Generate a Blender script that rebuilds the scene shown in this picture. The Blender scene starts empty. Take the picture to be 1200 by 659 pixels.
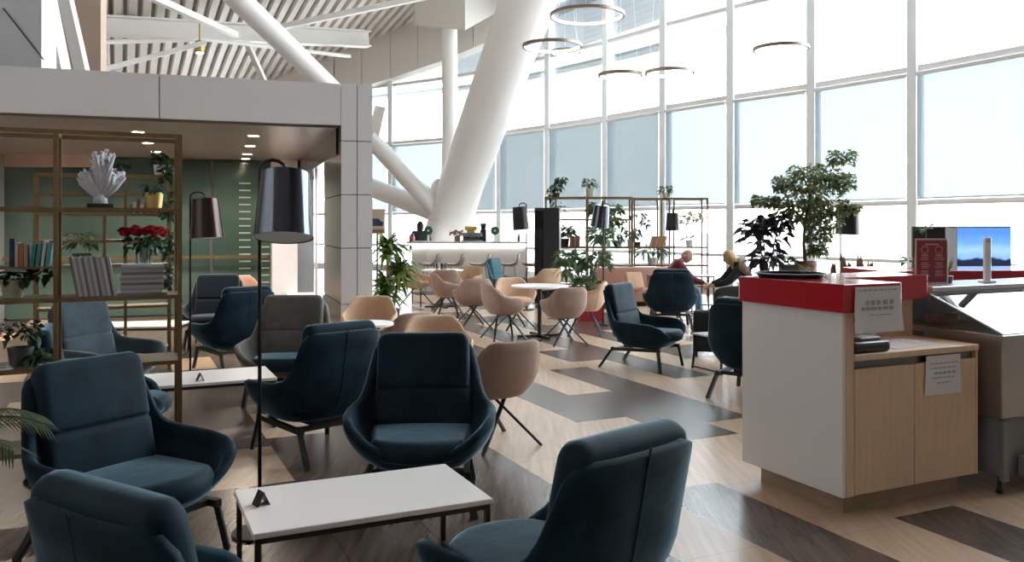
import bpy, bmesh, math, random
from mathutils import Vector, Matrix
R = math.radians
PI = math.pi
scene = bpy.context.scene
COL = scene.collection
FOC = 985.0           # focal length in pixels of the 1200 wide frame
EYE = 1.6
rnd = random.Random(7)

# ------------------------------------------------------------------ materials
MATS = {}
def mat(name, col, rough=0.5, metal=0.0, sheen=0.0, sheen_tint=(1, 1, 1), spec=0.5, noise=0.0, nscale=8.0, bump=0.0,
        bscale=60.0, coat=0.0, emit=None, estr=0.0, stretch=None, trans=0.0, sheen_rough=0.4):
    if name in MATS:
        return MATS[name]
    m = bpy.data.materials.new(name)
    m.use_nodes = True
    nt = m.node_tree
    b = nt.nodes['Principled BSDF']
    b.inputs['Base Color'].default_value = (*col, 1)
    b.inputs['Roughness'].default_value = rough
    b.inputs['Metallic'].default_value = metal
    b.inputs['Specular IOR Level'].default_value = spec
    b.inputs['Sheen Weight'].default_value = sheen
    b.inputs['Sheen Tint'].default_value = (*sheen_tint, 1)
    b.inputs['Sheen Roughness'].default_value = sheen_rough
    b.inputs['Coat Weight'].default_value = coat
    b.inputs['Transmission Weight'].default_value = trans
    if emit:
        b.inputs['Emission Color'].default_value = (*emit, 1)
        b.inputs['Emission Strength'].default_value = estr
    if noise or bump:
        tc = nt.nodes.new('ShaderNodeTexCoord')
        mp = nt.nodes.new('ShaderNodeMapping')
        if stretch:
            mp.inputs['Scale'].default_value = stretch
        nt.links.new(tc.outputs['Object'], mp.inputs['Vector'])
    if noise:
        n = nt.nodes.new('ShaderNodeTexNoise')
        n.inputs['Scale'].default_value = nscale
        n.inputs['Detail'].default_value = 4
        nt.links.new(mp.outputs['Vector'], n.inputs['Vector'])
        r = nt.nodes.new('ShaderNodeValToRGB')
        r.color_ramp.elements[0].position = 0.3
        r.color_ramp.elements[1].position = 0.7
        r.color_ramp.elements[0].color = (*[max(0, c * (1 - noise)) for c in col], 1)
        r.color_ramp.elements[1].color = (*[min(1, c * (1 + noise)) for c in col], 1)
        nt.links.new(n.outputs['Fac'], r.inputs['Fac'])
        nt.links.new(r.outputs['Color'], b.inputs['Base Color'])
    if bump:
        n2 = nt.nodes.new('ShaderNodeTexNoise')
        n2.inputs['Scale'].default_value = bscale
        nt.links.new(mp.outputs['Vector'], n2.inputs['Vector'])
        bp = nt.nodes.new('ShaderNodeBump')
        bp.inputs['Strength'].default_value = bump
        bp.inputs['Distance'].default_value = 0.01
        nt.links.new(n2.outputs['Fac'], bp.inputs['Height'])
        nt.links.new(bp.outputs['Normal'], b.inputs['Normal'])
    MATS[name] = m
    return m

def glass_mat(name, tint, refl=0.5, rough=0.0):
    m = bpy.data.materials.new(name); m.use_nodes = True
    nt = m.node_tree; nt.nodes.clear()
    o = nt.nodes.new('ShaderNodeOutputMaterial')
    t = nt.nodes.new('ShaderNodeBsdfTransparent'); t.inputs['Color'].default_value = (*tint, 1)
    g = nt.nodes.new('ShaderNodeBsdfGlossy'); g.inputs['Roughness'].default_value = rough
    lw = nt.nodes.new('ShaderNodeFresnel'); lw.inputs['IOR'].default_value = 1.4
    mu = nt.nodes.new('ShaderNodeMath'); mu.operation = 'MULTIPLY'; mu.inputs[1].default_value = refl
    nt.links.new(lw.outputs['Fac'], mu.inputs[0])
    mx = nt.nodes.new('ShaderNodeMixShader')
    nt.links.new(mu.outputs[0], mx.inputs['Fac']); nt.links.new(t.outputs[0], mx.inputs[1]); nt.links.new(g.outputs[0], mx.inputs[2])
    nt.links.new(mx.outputs[0], o.inputs['Surface'])
    return m

def blind_mat():
    m = bpy.data.materials.new('roller_blind_fabric'); m.use_nodes = True
    nt = m.node_tree; nt.nodes.clear()
    o = nt.nodes.new('ShaderNodeOutputMaterial')
    t = nt.nodes.new('ShaderNodeBsdfTransparent'); t.inputs['Color'].default_value = (0.405, 0.437, 0.449, 1)
    d = nt.nodes.new('ShaderNodeBsdfDiffuse'); d.inputs['Color'].default_value = (0.66, 0.69, 0.70, 1)
    l = nt.nodes.new('ShaderNodeBsdfTranslucent'); l.inputs['Color'].default_value = (0.42, 0.46, 0.48, 1)
    w = nt.nodes.new('ShaderNodeTexWave'); w.inputs['Scale'].default_value = 6; w.inputs['Distortion'].default_value = 1.5
    tc = nt.nodes.new('ShaderNodeTexCoord'); nt.links.new(tc.outputs['Object'], w.inputs['Vector'])
    mr = nt.nodes.new('ShaderNodeMapRange'); mr.inputs[3].default_value = 0.31; mr.inputs[4].default_value = 0.35
    nt.links.new(w.outputs['Fac'], mr.inputs[0])
    a = nt.nodes.new('ShaderNodeMixShader'); a.inputs[0].default_value = 0.5
    nt.links.new(d.outputs[0], a.inputs[1]); nt.links.new(l.outputs[0], a.inputs[2])
    mx = nt.nodes.new('ShaderNodeMixShader')
    nt.links.new(mr.outputs[0], mx.inputs[0]); nt.links.new(t.outputs[0], mx.inputs[1]); nt.links.new(a.outputs[0], mx.inputs[2])
    nt.links.new(mx.outputs[0], o.inputs['Surface'])
    return m

def leaf_mat(name, c1, c2, rough=0.5, nscale=3.0):
    m = bpy.data.materials.new(name); m.use_nodes = True
    nt = m.node_tree; b = nt.nodes['Principled BSDF']
    out = nt.nodes['Material Output']
    g = nt.nodes.new('ShaderNodeNewGeometry')
    r = nt.nodes.new('ShaderNodeValToRGB')
    r.color_ramp.elements[0].color = (*c1, 1); r.color_ramp.elements[1].color = (*c2, 1)
    nt.links.new(g.outputs['Random Per Island'], r.inputs['Fac'])
    nt.links.new(r.outputs['Color'], b.inputs['Base Color'])
    b.inputs['Roughness'].default_value = rough
    tl = nt.nodes.new('ShaderNodeBsdfTranslucent'); nt.links.new(r.outputs['Color'], tl.inputs['Color'])
    mx = nt.nodes.new('ShaderNodeMixShader'); mx.inputs[0].default_value = 0.3
    nt.links.new(b.outputs[0], mx.inputs[1]); nt.links.new(tl.outputs[0], mx.inputs[2])
    nt.links.new(mx.outputs[0], out.inputs['Surface'])
    return m

def tile_mat(name, c1, c2, rough):
    """wood-look floor tile: grain along the tile, thin joint at the tile's edge (uv 0..1 per tile)"""
    m = bpy.data.materials.new(name); m.use_nodes = True
    nt = m.node_tree; b = nt.nodes['Principled BSDF']
    uv = nt.nodes.new('ShaderNodeUVMap'); uv.uv_map = 'tile'
    tc = nt.nodes.new('ShaderNodeTexCoord')
    mp = nt.nodes.new('ShaderNodeMapping'); mp.inputs['Rotation'].default_value = (0, 0, R(-25)); mp.inputs['Scale'].default_value = (26, 1.6, 1)
    nt.links.new(tc.outputs['Object'], mp.inputs['Vector'])
    n = nt.nodes.new('ShaderNodeTexNoise'); n.inputs['Scale'].default_value = 1.0; n.inputs['Detail'].default_value = 5
    nt.links.new(mp.outputs['Vector'], n.inputs['Vector'])
    r = nt.nodes.new('ShaderNodeValToRGB'); r.color_ramp.elements[0].position = 0.32; r.color_ramp.elements[1].position = 0.68
    r.color_ramp.elements[0].color = (*c1, 1); r.color_ramp.elements[1].color = (*c2, 1)
    nt.links.new(n.outputs['Fac'], r.inputs['Fac'])
    sx = nt.nodes.new('ShaderNodeSeparateXYZ'); nt.links.new(uv.outputs['UV'], sx.inputs[0])
    def edge(o, w):
        s = nt.nodes.new('ShaderNodeMath'); s.operation = 'SUBTRACT'; nt.links.new(o, s.inputs[0]); s.inputs[1].default_value = 0.5
        a = nt.nodes.new('ShaderNodeMath'); a.operation = 'ABSOLUTE'; nt.links.new(s.outputs[0], a.inputs[0])
        g = nt.nodes.new('ShaderNodeMath'); g.operation = 'GREATER_THAN'; nt.links.new(a.outputs[0], g.inputs[0]); g.inputs[1].default_value = 0.5 - w
        return g
    e1 = edge(sx.outputs[0], 0.005); e2 = edge(sx.outputs[1], 0.0026)
    mxm = nt.nodes.new('ShaderNodeMath'); mxm.operation = 'MAXIMUM'
    nt.links.new(e1.outputs[0], mxm.inputs[0]); nt.links.new(e2.outputs[0], mxm.inputs[1])
    mc = nt.nodes.new('ShaderNodeMix'); mc.data_type = 'RGBA'
    mul = nt.nodes.new('ShaderNodeMath'); mul.operation = 'MULTIPLY'; mul.inputs[1].default_value = 0.6
    nt.links.new(mxm.outputs[0], mul.inputs[0])
    nt.links.new(mul.outputs[0], mc.inputs['Factor']); nt.links.new(r.outputs['Color'], mc.inputs['A']); mc.inputs['B'].default_value = (*[c * 0.3 for c in c1], 1)
    nt.links.new(mc.outputs['Result'], b.inputs['Base Color'])
    b.inputs['Roughness'].default_value = rough
    b.inputs['Specular IOR Level'].default_value = 0.75
    return m

def band_glass_mat():
    """green back-painted glass with frosted dashes"""
    m = bpy.data.materials.new('green_frosted_glass'); m.use_nodes = True
    nt = m.node_tree; b = nt.nodes['Principled BSDF']
    tc = nt.nodes.new('ShaderNodeTexCoord')
    n = nt.nodes.new('ShaderNodeTexNoise'); n.inputs['Scale'].default_value = 0.8
    mp = nt.nodes.new('ShaderNodeMapping'); mp.inputs['Scale'].default_value = (0.5, 1, 1.6)
    nt.links.new(tc.outputs['Object'], mp.inputs['Vector']); nt.links.new(mp.outputs['Vector'], n.inputs['Vector'])
    r = nt.nodes.new('ShaderNodeValToRGB'); r.color_ramp.elements[0].position = 0.3; r.color_ramp.elements[1].position = 0.7
    r.color_ramp.elements[0].color = (0.045, 0.08, 0.07, 1); r.color_ramp.elements[1].color = (0.11, 0.17, 0.14, 1)
    nt.links.new(n.outputs['Fac'], r.inputs['Fac'])
    nt.links.new(r.outputs['Color'], b.inputs['Base Color'])
    b.inputs['Roughness'].default_value = 0.08
    return m

def screen_mat():
    m = bpy.data.materials.new('screen_sky_picture'); m.use_nodes = True
    nt = m.node_tree; b = nt.nodes['Principled BSDF']
    tc = nt.nodes.new('ShaderNodeTexCoord')
    sx = nt.nodes.new('ShaderNodeSeparateXYZ'); nt.links.new(tc.outputs['Generated'], sx.inputs[0])
    n = nt.nodes.new('ShaderNodeTexNoise'); n.inputs['Scale'].default_value = 4
    nt.links.new(tc.outputs['Generated'], n.inputs['Vector'])
    ad = nt.nodes.new('ShaderNodeMath'); ad.operation = 'MULTIPLY_ADD'; ad.inputs[1].default_value = 0.25
    nt.links.new(n.outputs['Fac'], ad.inputs[0]); nt.links.new(sx.outputs[2], ad.inputs[2])
    r = nt.nodes.new('ShaderNodeValToRGB')
    e = r.color_ramp.elements
    e[0].position = 0.0; e[0].color = (0.01, 0.015, 0.03, 1)
    e[1].position = 1.1; e[1].color = (0.10, 0.28, 0.75, 1)
    for p, c in ((0.38, (0.012, 0.025, 0.07)), (0.42, (0.25, 0.45, 0.8)), (0.6, (0.35, 0.6, 0.95)), (0.8, (0.16, 0.4, 0.85))):
        q = e.new(p); q.color = (*c, 1)
    nt.links.new(ad.outputs[0], r.inputs['Fac'])
    b.inputs['Base Color'].default_value = (0.01, 0.01, 0.01, 1)
    b.inputs['Roughness'].default_value = 0.2
    nt.links.new(r.outputs['Color'], b.inputs['Emission Color']); b.inputs['Emission Strength'].default_value = 0.22
    return m

VELVET = mat('blue_velvet', (0.0065, 0.0205, 0.0325), 0.75, sheen_rough=0.3, sheen=0.7, sheen_tint=(0.42, 0.66, 0.80), spec=0.15, noise=0.45, nscale=6, bump=0.3, bscale=12)
VELVET_SEAT = mat('blue_velvet_cushion', (0.006, 0.019, 0.031), 0.7, sheen_rough=0.3, sheen=0.7, sheen_tint=(0.42, 0.66, 0.80), spec=0.18, noise=0.5, nscale=4.5, bump=0.4, bscale=9)
SHEENGREY = mat('sheen_grey_velvet', (0.115, 0.110, 0.098), 0.8, sheen=0.4, spec=0.15, noise=0.25, nscale=6, bump=0.2, bscale=15)  # blue velvet's sheen painted in as an even grey
DARKVEL = mat('navy_velvet', (0.010, 0.018, 0.030), 0.8, sheen=0.3, spec=0.1)
SHEENPALE = mat('sheen_pale_velvet', (0.045, 0.065, 0.080), 0.8, sheen=0.6, spec=0.15, noise=0.3, nscale=6)  # lighter velvet copy, grey-blue sheen put into the base colour
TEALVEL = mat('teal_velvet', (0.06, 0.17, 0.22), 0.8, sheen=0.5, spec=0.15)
SEAM = mat('dark_blue_seam', (0.007, 0.022, 0.036), 0.9)
BEIGE = mat('beige_upholstery', (0.60, 0.405, 0.275), 0.8, sheen=0.2, spec=0.2, noise=0.06, nscale=15, bump=0.05, bscale=120)
SHADEDBEIGE = mat('shaded_beige_upholstery', (0.32, 0.22, 0.172), 0.75, sheen=0.2, spec=0.25, noise=0.06, nscale=15, bump=0.05, bscale=120)  # darker copy of the beige, shade on the chair backs painted in
SHELLP = mat('taupe_plastic', (0.33, 0.25, 0.21), 0.45)
BLACK = mat('black_metal', (0.012, 0.012, 0.013), 0.4, spec=0.4)
BLACKP = mat('black_plastic', (0.016, 0.017, 0.02), 0.35)
DARKBRONZE = mat('dark_bronze_metal', (0.055, 0.045, 0.035), 0.4, metal=0.6)
BRASS = mat('brushed_brass', (0.23, 0.155, 0.075), 0.42, metal=0.75, noise=0.1, nscale=20)
GOLD = mat('gold_pot', (0.55, 0.42, 0.16), 0.35, metal=0.8)
WHITETOP = mat('white_laminate', (0.86, 0.81, 0.79), 0.3, spec=0.4)
WHITEGLOSS = mat('white_gloss_panel', (0.82, 0.81, 0.82), 0.10, spec=0.5, coat=0.2)
BARWHITE = mat('white_bar_front', (0.78, 0.77, 0.74), 0.25)
PAINTW = mat('white_steel_paint', (0.88, 0.87, 0.85), 0.38, spec=0.4)
FRAMEW = mat('light_blue_white_frame', (0.84, 0.90, 0.92), 0.4)
TRANSOM = mat('grey_white_transom', (0.74, 0.73, 0.72), 0.4)
CLAD = mat('aluminium_cladding', (0.76, 0.75, 0.76), 0.33, metal=0.12, spec=0.5)
CLADDARK = mat('dark_mirror_cladding', (0.07, 0.06, 0.052), 0.22, metal=0.7, noise=0.15, nscale=1.2)
JOINT = mat('dark_joint', (0.10, 0.10, 0.10), 0.8)
SOFFIT = mat('soffit_metal', (0.42, 0.35, 0.325), 0.28, metal=0.35, noise=0.08, nscale=1.5)
WALLW = mat('white_wall', (0.62, 0.62, 0.62), 0.7)
WALLG = mat('grey_glossy_wall', (0.33, 0.33, 0.33), 0.25, noise=0.1, nscale=1)
BEIGEW = mat('beige_wall', (0.60, 0.45, 0.36), 0.6)
DECK = mat('roof_deck', (0.74, 0.70, 0.66), 0.5, noise=0.05, nscale=1)
DECKSHADE = mat('roof_deck_gap_shade', (0.34, 0.29, 0.26), 0.8)  # shade between the deck ribs, put into the colour
PANELB = mat('bulkhead_panel', (0.80, 0.77, 0.73), 0.5)
WOOD = mat('pale_maple', (0.70, 0.51, 0.345), 0.42, noise=0.07, nscale=3, stretch=(14, 14, 1.2))
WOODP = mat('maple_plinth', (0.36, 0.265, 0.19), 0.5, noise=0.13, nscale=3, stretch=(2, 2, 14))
RED = mat('red_gloss', (0.46, 0.012, 0.022), 0.12, spec=0.5, coat=0.5)
REDMAT = mat('red_planter', (0.40, 0.02, 0.03), 0.45)
STEEL = mat('brushed_steel', (0.42, 0.40, 0.38), 0.28, metal=0.85, noise=0.08, nscale=3)
GREYM = mat('grey_metal', (0.21, 0.215, 0.225), 0.45, metal=0.2)
GREYD = mat('grey_handle_strip', (0.20, 0.20, 0.21), 0.4, metal=0.5)
PAPER = mat('white_paper', (0.74, 0.73, 0.74), 0.8)
INK = mat('grey_print', (0.36, 0.37, 0.44), 0.8)
INKRED = mat('red_print', (0.5, 0.2, 0.22), 0.8)
MENUBG = mat('burgundy_menu', (0.26, 0.045, 0.065), 0.35)
MENUINK = mat('pale_menu_print', (0.62, 0.38, 0.38), 0.6)
CHROMEDARK = mat('dark_chrome_shade', (0.10, 0.11, 0.13), 0.13, metal=1.0)
BRONZESH = mat('dark_bronze_shade', (0.06, 0.045, 0.04), 0.22, metal=0.9)
BLACKSH = mat('black_lamp_shade', (0.02, 0.02, 0.023), 0.3, metal=0.3)
SHADEIN = mat('shade_lining', (0.85, 0.86, 0.88), 0.7)
GLASS = glass_mat('clear_glass', (0.97, 0.99, 1.0), 0.8)
GLASSD = glass_mat('display_glass', (0.88, 0.93, 0.94), 1.6, 0.02)
GLASSP = glass_mat('greenish_glass', (0.55, 0.66, 0.62), 1.0)
BLIND = blind_mat()
GREENGL = band_glass_mat()
SCREEN = screen_mat()
FICUS = leaf_mat('ficus_leaf', (0.06, 0.10, 0.03), (0.26, 0.31, 0.12))
DARKLEAF = leaf_mat('burgundy_rubber_leaf', (0.012, 0.010, 0.014), (0.055, 0.035, 0.045), 0.3)
GREEN = leaf_mat('green_leaf', (0.035, 0.085, 0.03), (0.13, 0.21, 0.075))
DRAC = leaf_mat('strap_leaf', (0.04, 0.085, 0.015), (0.17, 0.25, 0.06))
PALM = leaf_mat('palm_leaf', (0.02, 0.045, 0.02), (0.07, 0.09, 0.035))
IVY = leaf_mat('ivy_leaf', (0.010, 0.035, 0.016), (0.04, 0.085, 0.03))
BROWNLEAF = leaf_mat('dried_leaf', (0.14, 0.07, 0.04), (0.32, 0.20, 0.12))
ROSE = leaf_mat('rose_petal', (0.30, 0.004, 0.012), (0.55, 0.01, 0.03))
PALEPET = leaf_mat('pale_petal', (0.5, 0.42, 0.28), (0.65, 0.58, 0.45))
BARK = mat('bark', (0.20, 0.14, 0.09), 0.8, noise=0.3, nscale=20)
SOIL = mat('soil', (0.03, 0.02, 0.015), 0.9)
POTW = mat('white_pot', (0.7, 0.7, 0.7), 0.4)
POTC = mat('cream_pot', (0.52, 0.48, 0.36), 0.5)
POTP = mat('patterned_pot', (0.25, 0.09, 0.07), 0.5, noise=0.8, nscale=18)
POTD = mat('dark_pot', (0.05, 0.05, 0.055), 0.5)
POTO = mat('orange_brown_pot', (0.42, 0.20, 0.10), 0.5)
CORAL = mat('white_coral', (0.62, 0.63, 0.68), 0.7, bump=0.6, bscale=40)
SKIN = mat('skin', (0.52, 0.27, 0.19), 0.5)
SWEATER = mat('burgundy_sweater', (0.16, 0.014, 0.022), 0.9, sheen=0.2)
JEANS = mat('light_blue_jeans', (0.16, 0.30, 0.42), 0.85)
BLACKCL = mat('black_cloth', (0.013, 0.014, 0.016), 0.85)
GREYCL = mat('dark_grey_cloth', (0.05, 0.05, 0.055), 0.85)
BLOND = mat('blond_hair', (0.55, 0.37, 0.17), 0.5, noise=0.3, nscale=40)
GREYHAIR = mat('grey_hair', (0.5, 0.46, 0.42), 0.6)
DARKHAIR = mat('dark_hair', (0.02, 0.015, 0.012), 0.5)
FUR = mat('pale_fur_trim', (0.24, 0.155, 0.125), 0.95, bump=0.8, bscale=80, sheen=0.5)
ROSEFAB = mat('dusty_pink_fabric', (0.48, 0.27, 0.21), 0.85)
TRAYM = mat('dark_tray', (0.03, 0.033, 0.036), 0.18)
RINGB = mat('rose_gold_ring', (0.30, 0.22, 0.19), 0.35, metal=0.6)
RINGE = mat('ring_light_strip', (0.9, 0.9, 0.9), 0.5, emit=(1, 0.97, 0.92), estr=2.5)
LAMPW = mat('downlight_glow', (1, 1, 1), 0.5, emit=(1.0, 0.86, 0.68), estr=14)
STRIP = mat('bar_light_strip', (1, 1, 1), 0.5, emit=(1.0, 0.98, 0.95), estr=1.6)
APRON = mat('concrete_apron', (0.62, 0.57, 0.53), 0.9, noise=0.1, nscale=0.3)
CANOPY = mat('exterior_soffit', (0.55, 0.66, 0.74), 0.6)
CREAM = mat('cream_plastic', (0.6, 0.55, 0.45), 0.5)
YELLOW = mat('yellow_box', (0.6, 0.42, 0.08), 0.5)
GREENSIGN = mat('green_sign', (0.03, 0.14, 0.05), 0.5)
TANLEATHER = mat('tan_cloth', (0.36, 0.21, 0.14), 0.7)

# ------------------------------------------------------------------ mesh helpers
def BM(): return bmesh.new()
def box(bm, c, s, rot=None, mi=0):
    r = bmesh.ops.create_cube(bm, size=1.0)
    vs = r['verts']
    M = Matrix.Translation(Vector(c)) @ (rot.to_4x4() if rot is not None else Matrix()) @ Matrix.Diagonal((*s, 1))
    bmesh.ops.transform(bm, matrix=M, verts=vs)
    for f in {f for v in vs for f in v.link_faces}: f.material_index = mi
    return vs
def rbox(bm, c, s, bev=0.01, seg=2, rot=None):
    """box with rounded edges"""
    t = bmesh.new()
    box(t, (0, 0, 0), s)
    bmesh.ops.bevel(t, geom=list(t.edges), offset=bev, segments=seg, profile=0.5, affect='EDGES')
    M = Matrix.Translation(Vector(c)) @ (rot.to_4x4() if rot is not None else Matrix())
    bmesh.ops.transform(t, matrix=M, verts=t.verts)
    join(bm, t)
def join(bm, t):
    me = bpy.data.meshes.new('tmp'); t.to_mesh(me); t.free(); bm.from_mesh(me); bpy.data.meshes.remove(me)
def bar(bm, p, q, w, h=None, up=(0, 0, 1)):
    """rectangular bar from p to q"""
    p = Vector(p); q = Vector(q); d = q - p; L = d.length; d.normalize()
    h = h or w
    u = Vector(up)
    if abs(d.dot(u)) > 0.98: u = Vector((0, 1, 0))
    x = d.cross(u).normalized(); z = x.cross(d).normalized()
    rot = Matrix((x, d, z)).transposed()
    box(bm, (p + q) / 2, (w, L, h), rot)
def taper(bm, p, q, r1, r2, n=10):
    tube(bm, [p, q], [r1, r2], n)
def tube(bm, pts, r, n=10, cap=True, closed=False):
    pts = [Vector(p) for p in pts]
    rs = r if isinstance(r, (list, tuple)) else [r] * len(pts)
    rings = []
    N = len(pts)
    px = None
    for i, p in enumerate(pts):
        if closed: t = pts[(i + 1) % N] - pts[i - 1]
        else: t = pts[min(i + 1, N - 1)] - pts[max(i - 1, 0)]
        t.normalize()
        if px is None:
            a = Vector((0, 0, 1)) if abs(t.z) < 0.9 else Vector((1, 0, 0))
            x = t.cross(a).normalized()
        else:
            x = (px - t * px.dot(t)).normalized()
        px = x
        y = t.cross(x)
        rings.append([bm.verts.new(p + (x * math.cos(2 * PI * k / n) + y * math.sin(2 * PI * k / n)) * rs[i]) for k in range(n)])
    M = N if closed else N - 1
    for i in range(M):
        A, B = rings[i], rings[(i + 1) % N]
        for k in range(n):
            bm.faces.new((A[k], A[(k + 1) % n], B[(k + 1) % n], B[k]))
    if cap and not closed:
        bm.faces.new(rings[0][::-1]); bm.faces.new(rings[-1])
def lathe(bm, prof, n=24, c=(0, 0, 0), M=None, caps=True):
    """prof: list of (r,z)"""
    rings = []
    c = Vector(c)
    for r, z in prof:
        ring = []
        for k in range(n):
            a = 2 * PI * k / n
            v = Vector((r * math.cos(a), r * math.sin(a), z))
            if M is not None: v = M @ v
            ring.append(bm.verts.new(v + c))
        rings.append(ring)
    for A, B in zip(rings, rings[1:]):
        for k in range(n):
            bm.faces.new((A[k], A[(k + 1) % n], B[(k + 1) % n], B[k]))
    if caps and prof[0][0] > 1e-6: bm.faces.new(rings[0][::-1])
    if caps and prof[-1][0] > 1e-6: bm.faces.new(rings[-1])
def rings_loft(bm, rings, cap0=True, cap1=True):
    R_ = [[bm.verts.new(v) for v in r] for r in rings]
    n = len(R_[0])
    for A, B in zip(R_, R_[1:]):
        for k in range(n):
            bm.faces.new((A[k], A[(k + 1) % n], B[(k + 1) % n], B[k]))
    if cap0: bm.faces.new(R_[0][::-1])
    if cap1: bm.faces.new(R_[-1])
def prism(bm, poly, z0, z1):
    a = [bm.verts.new((x, y, z0)) for x, y in poly]; b = [bm.verts.new((x, y, z1)) for x, y in poly]
    n = len(poly)
    bm.faces.new(a[::-1]); bm.faces.new(b)
    for k in range(n): bm.faces.new((a[k], a[(k + 1) % n], b[(k + 1) % n], b[k]))
def ball(bm, c, r, s=(1, 1, 1), u=12, v=8, rot=None):
    q = bmesh.ops.create_uvsphere(bm, u_segments=u, v_segments=v, radius=r)['verts']
    M = Matrix.Translation(Vector(c)) @ (rot.to_4x4() if rot is not None else Matrix()) @ Matrix.Diagonal((*s, 1))
    bmesh.ops.transform(bm, matrix=M, verts=q)
def leaf(bm, p, d, L, W, up=(0, 0, 1), droop=0.0, n=2):
    """one pointed leaf from p along d"""
    d = Vector(d).normalized(); u = Vector(up)
    s = d.cross(u)
    if s.length < 1e-3: s = Vector((1, 0, 0))
    s.normalize(); nn = s.cross(d)
    p = Vector(p)
    prof = ((0, 0.08), (0.3, 0.9), (0.6, 0.85), (1.0, 0.02)) if n == 2 else tuple((k / n, max(0.03, math.sin(PI * (0.12 + 0.88 * k / n)) ** 0.8)) for k in range(n + 1))
    A, B = [], []
    for t, w in prof:
        c = p + d * L * t - Vector((0, 0, 1)) * droop * L * t * t + nn * 0.0
        A.append(bm.verts.new(c + s * W * w * 0.5 + nn * W * 0.12 * w)); B.append(bm.verts.new(c - s * W * w * 0.5 + nn * W * 0.12 * w))
    for k in range(len(prof) - 1):
        bm.faces.new((A[k], A[k + 1], B[k + 1], B[k]))
def rdir(r, up=0.2):
    a = r.uniform(0, 2 * PI); z = r.uniform(-1, 1) * 0.7 + up
    return Vector((math.cos(a), math.sin(a), z)).normalized()

def obj(name, bm, m, parent=None, smooth=False, sub=0, angle=None):
    bmesh.ops.recalc_face_normals(bm, faces=bm.faces)
    me = bpy.data.meshes.new(name); bm.to_mesh(me); bm.free()
    for x in (m if isinstance(m, (list, tuple)) else [m]): me.materials.append(x)
    if smooth:
        for p in me.polygons: p.use_smooth = True
    o = bpy.data.objects.new(name, me); COL.objects.link(o)
    if smooth and angle:
        me.set_sharp_from_angle(angle=R(angle))
    if parent is not None: o.parent = parent
    if sub:
        s = o.modifiers.new('sub', 'SUBSURF'); s.levels = sub; s.render_levels = sub
    return o
def tag(o, label=None, cat=None, group=None, kind=None):
    if label: o['label'] = label
    if cat: o['category'] = cat
    if group: o['group'] = group
    if kind: o['kind'] = kind
    return o
def thing(name, label, cat, loc=(0, 0, 0), rz=0, group=None):
    o = bpy.data.objects.new(name, None); COL.objects.link(o)
    o.empty_display_size = 0.1
    o.location = loc; o.rotation_euler = (0, 0, rz)
    return tag(o, label, cat, group)
def struct(name, bm, m, parent=None, smooth=False, angle=None):
    o = obj(name, bm, m, parent, smooth, angle=angle)
    if parent is None: o['kind'] = 'structure'
    return o
def kids(o): return [c for c in bpy.data.objects if c.parent == o]
CH = {}
def dup(src, loc, rz, label, group=None):
    r = src.copy(); COL.objects.link(r); r.location = loc; r.rotation_euler = (0, 0, rz)
    r['label'] = label
    if group: r['group'] = group
    if src.name not in CH:
        CH[src.name] = [(c, kids(c)) for c in kids(src)]
    for c, gs in CH[src.name]:
        k = c.copy(); COL.objects.link(k); k.parent = r
        for g in gs:
            q = g.copy(); COL.objects.link(q); q.parent = k
    return r
def recolour(o, pairs):
    for c in kids(o):
        for s in c.material_slots:
            if s.material in pairs:
                m = pairs[s.material]; s.link = 'OBJECT'; s.material = m
def yaw(fx, fy): return math.atan2(fy, fx) - PI / 2      # things are built facing local +y
def W(px, Y): return (px - 600) / FOC * Y
def lerp_keys(keys, x):
    for (a, va), (b, vb) in zip(keys, keys[1:]):
        if x <= b:
            t = (x - a) / (b - a); t = max(0, min(1, t)); t = t * t * (3 - 2 * t) * 0.5 + t * 0.5
            return va + (vb - va) * t
    return keys[-1][1]

U = Vector((-0.4226, 0.9063)); V = Vector((0.9063, 0.4226))     # the floor grid's two directions
G25 = R(25)

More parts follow.
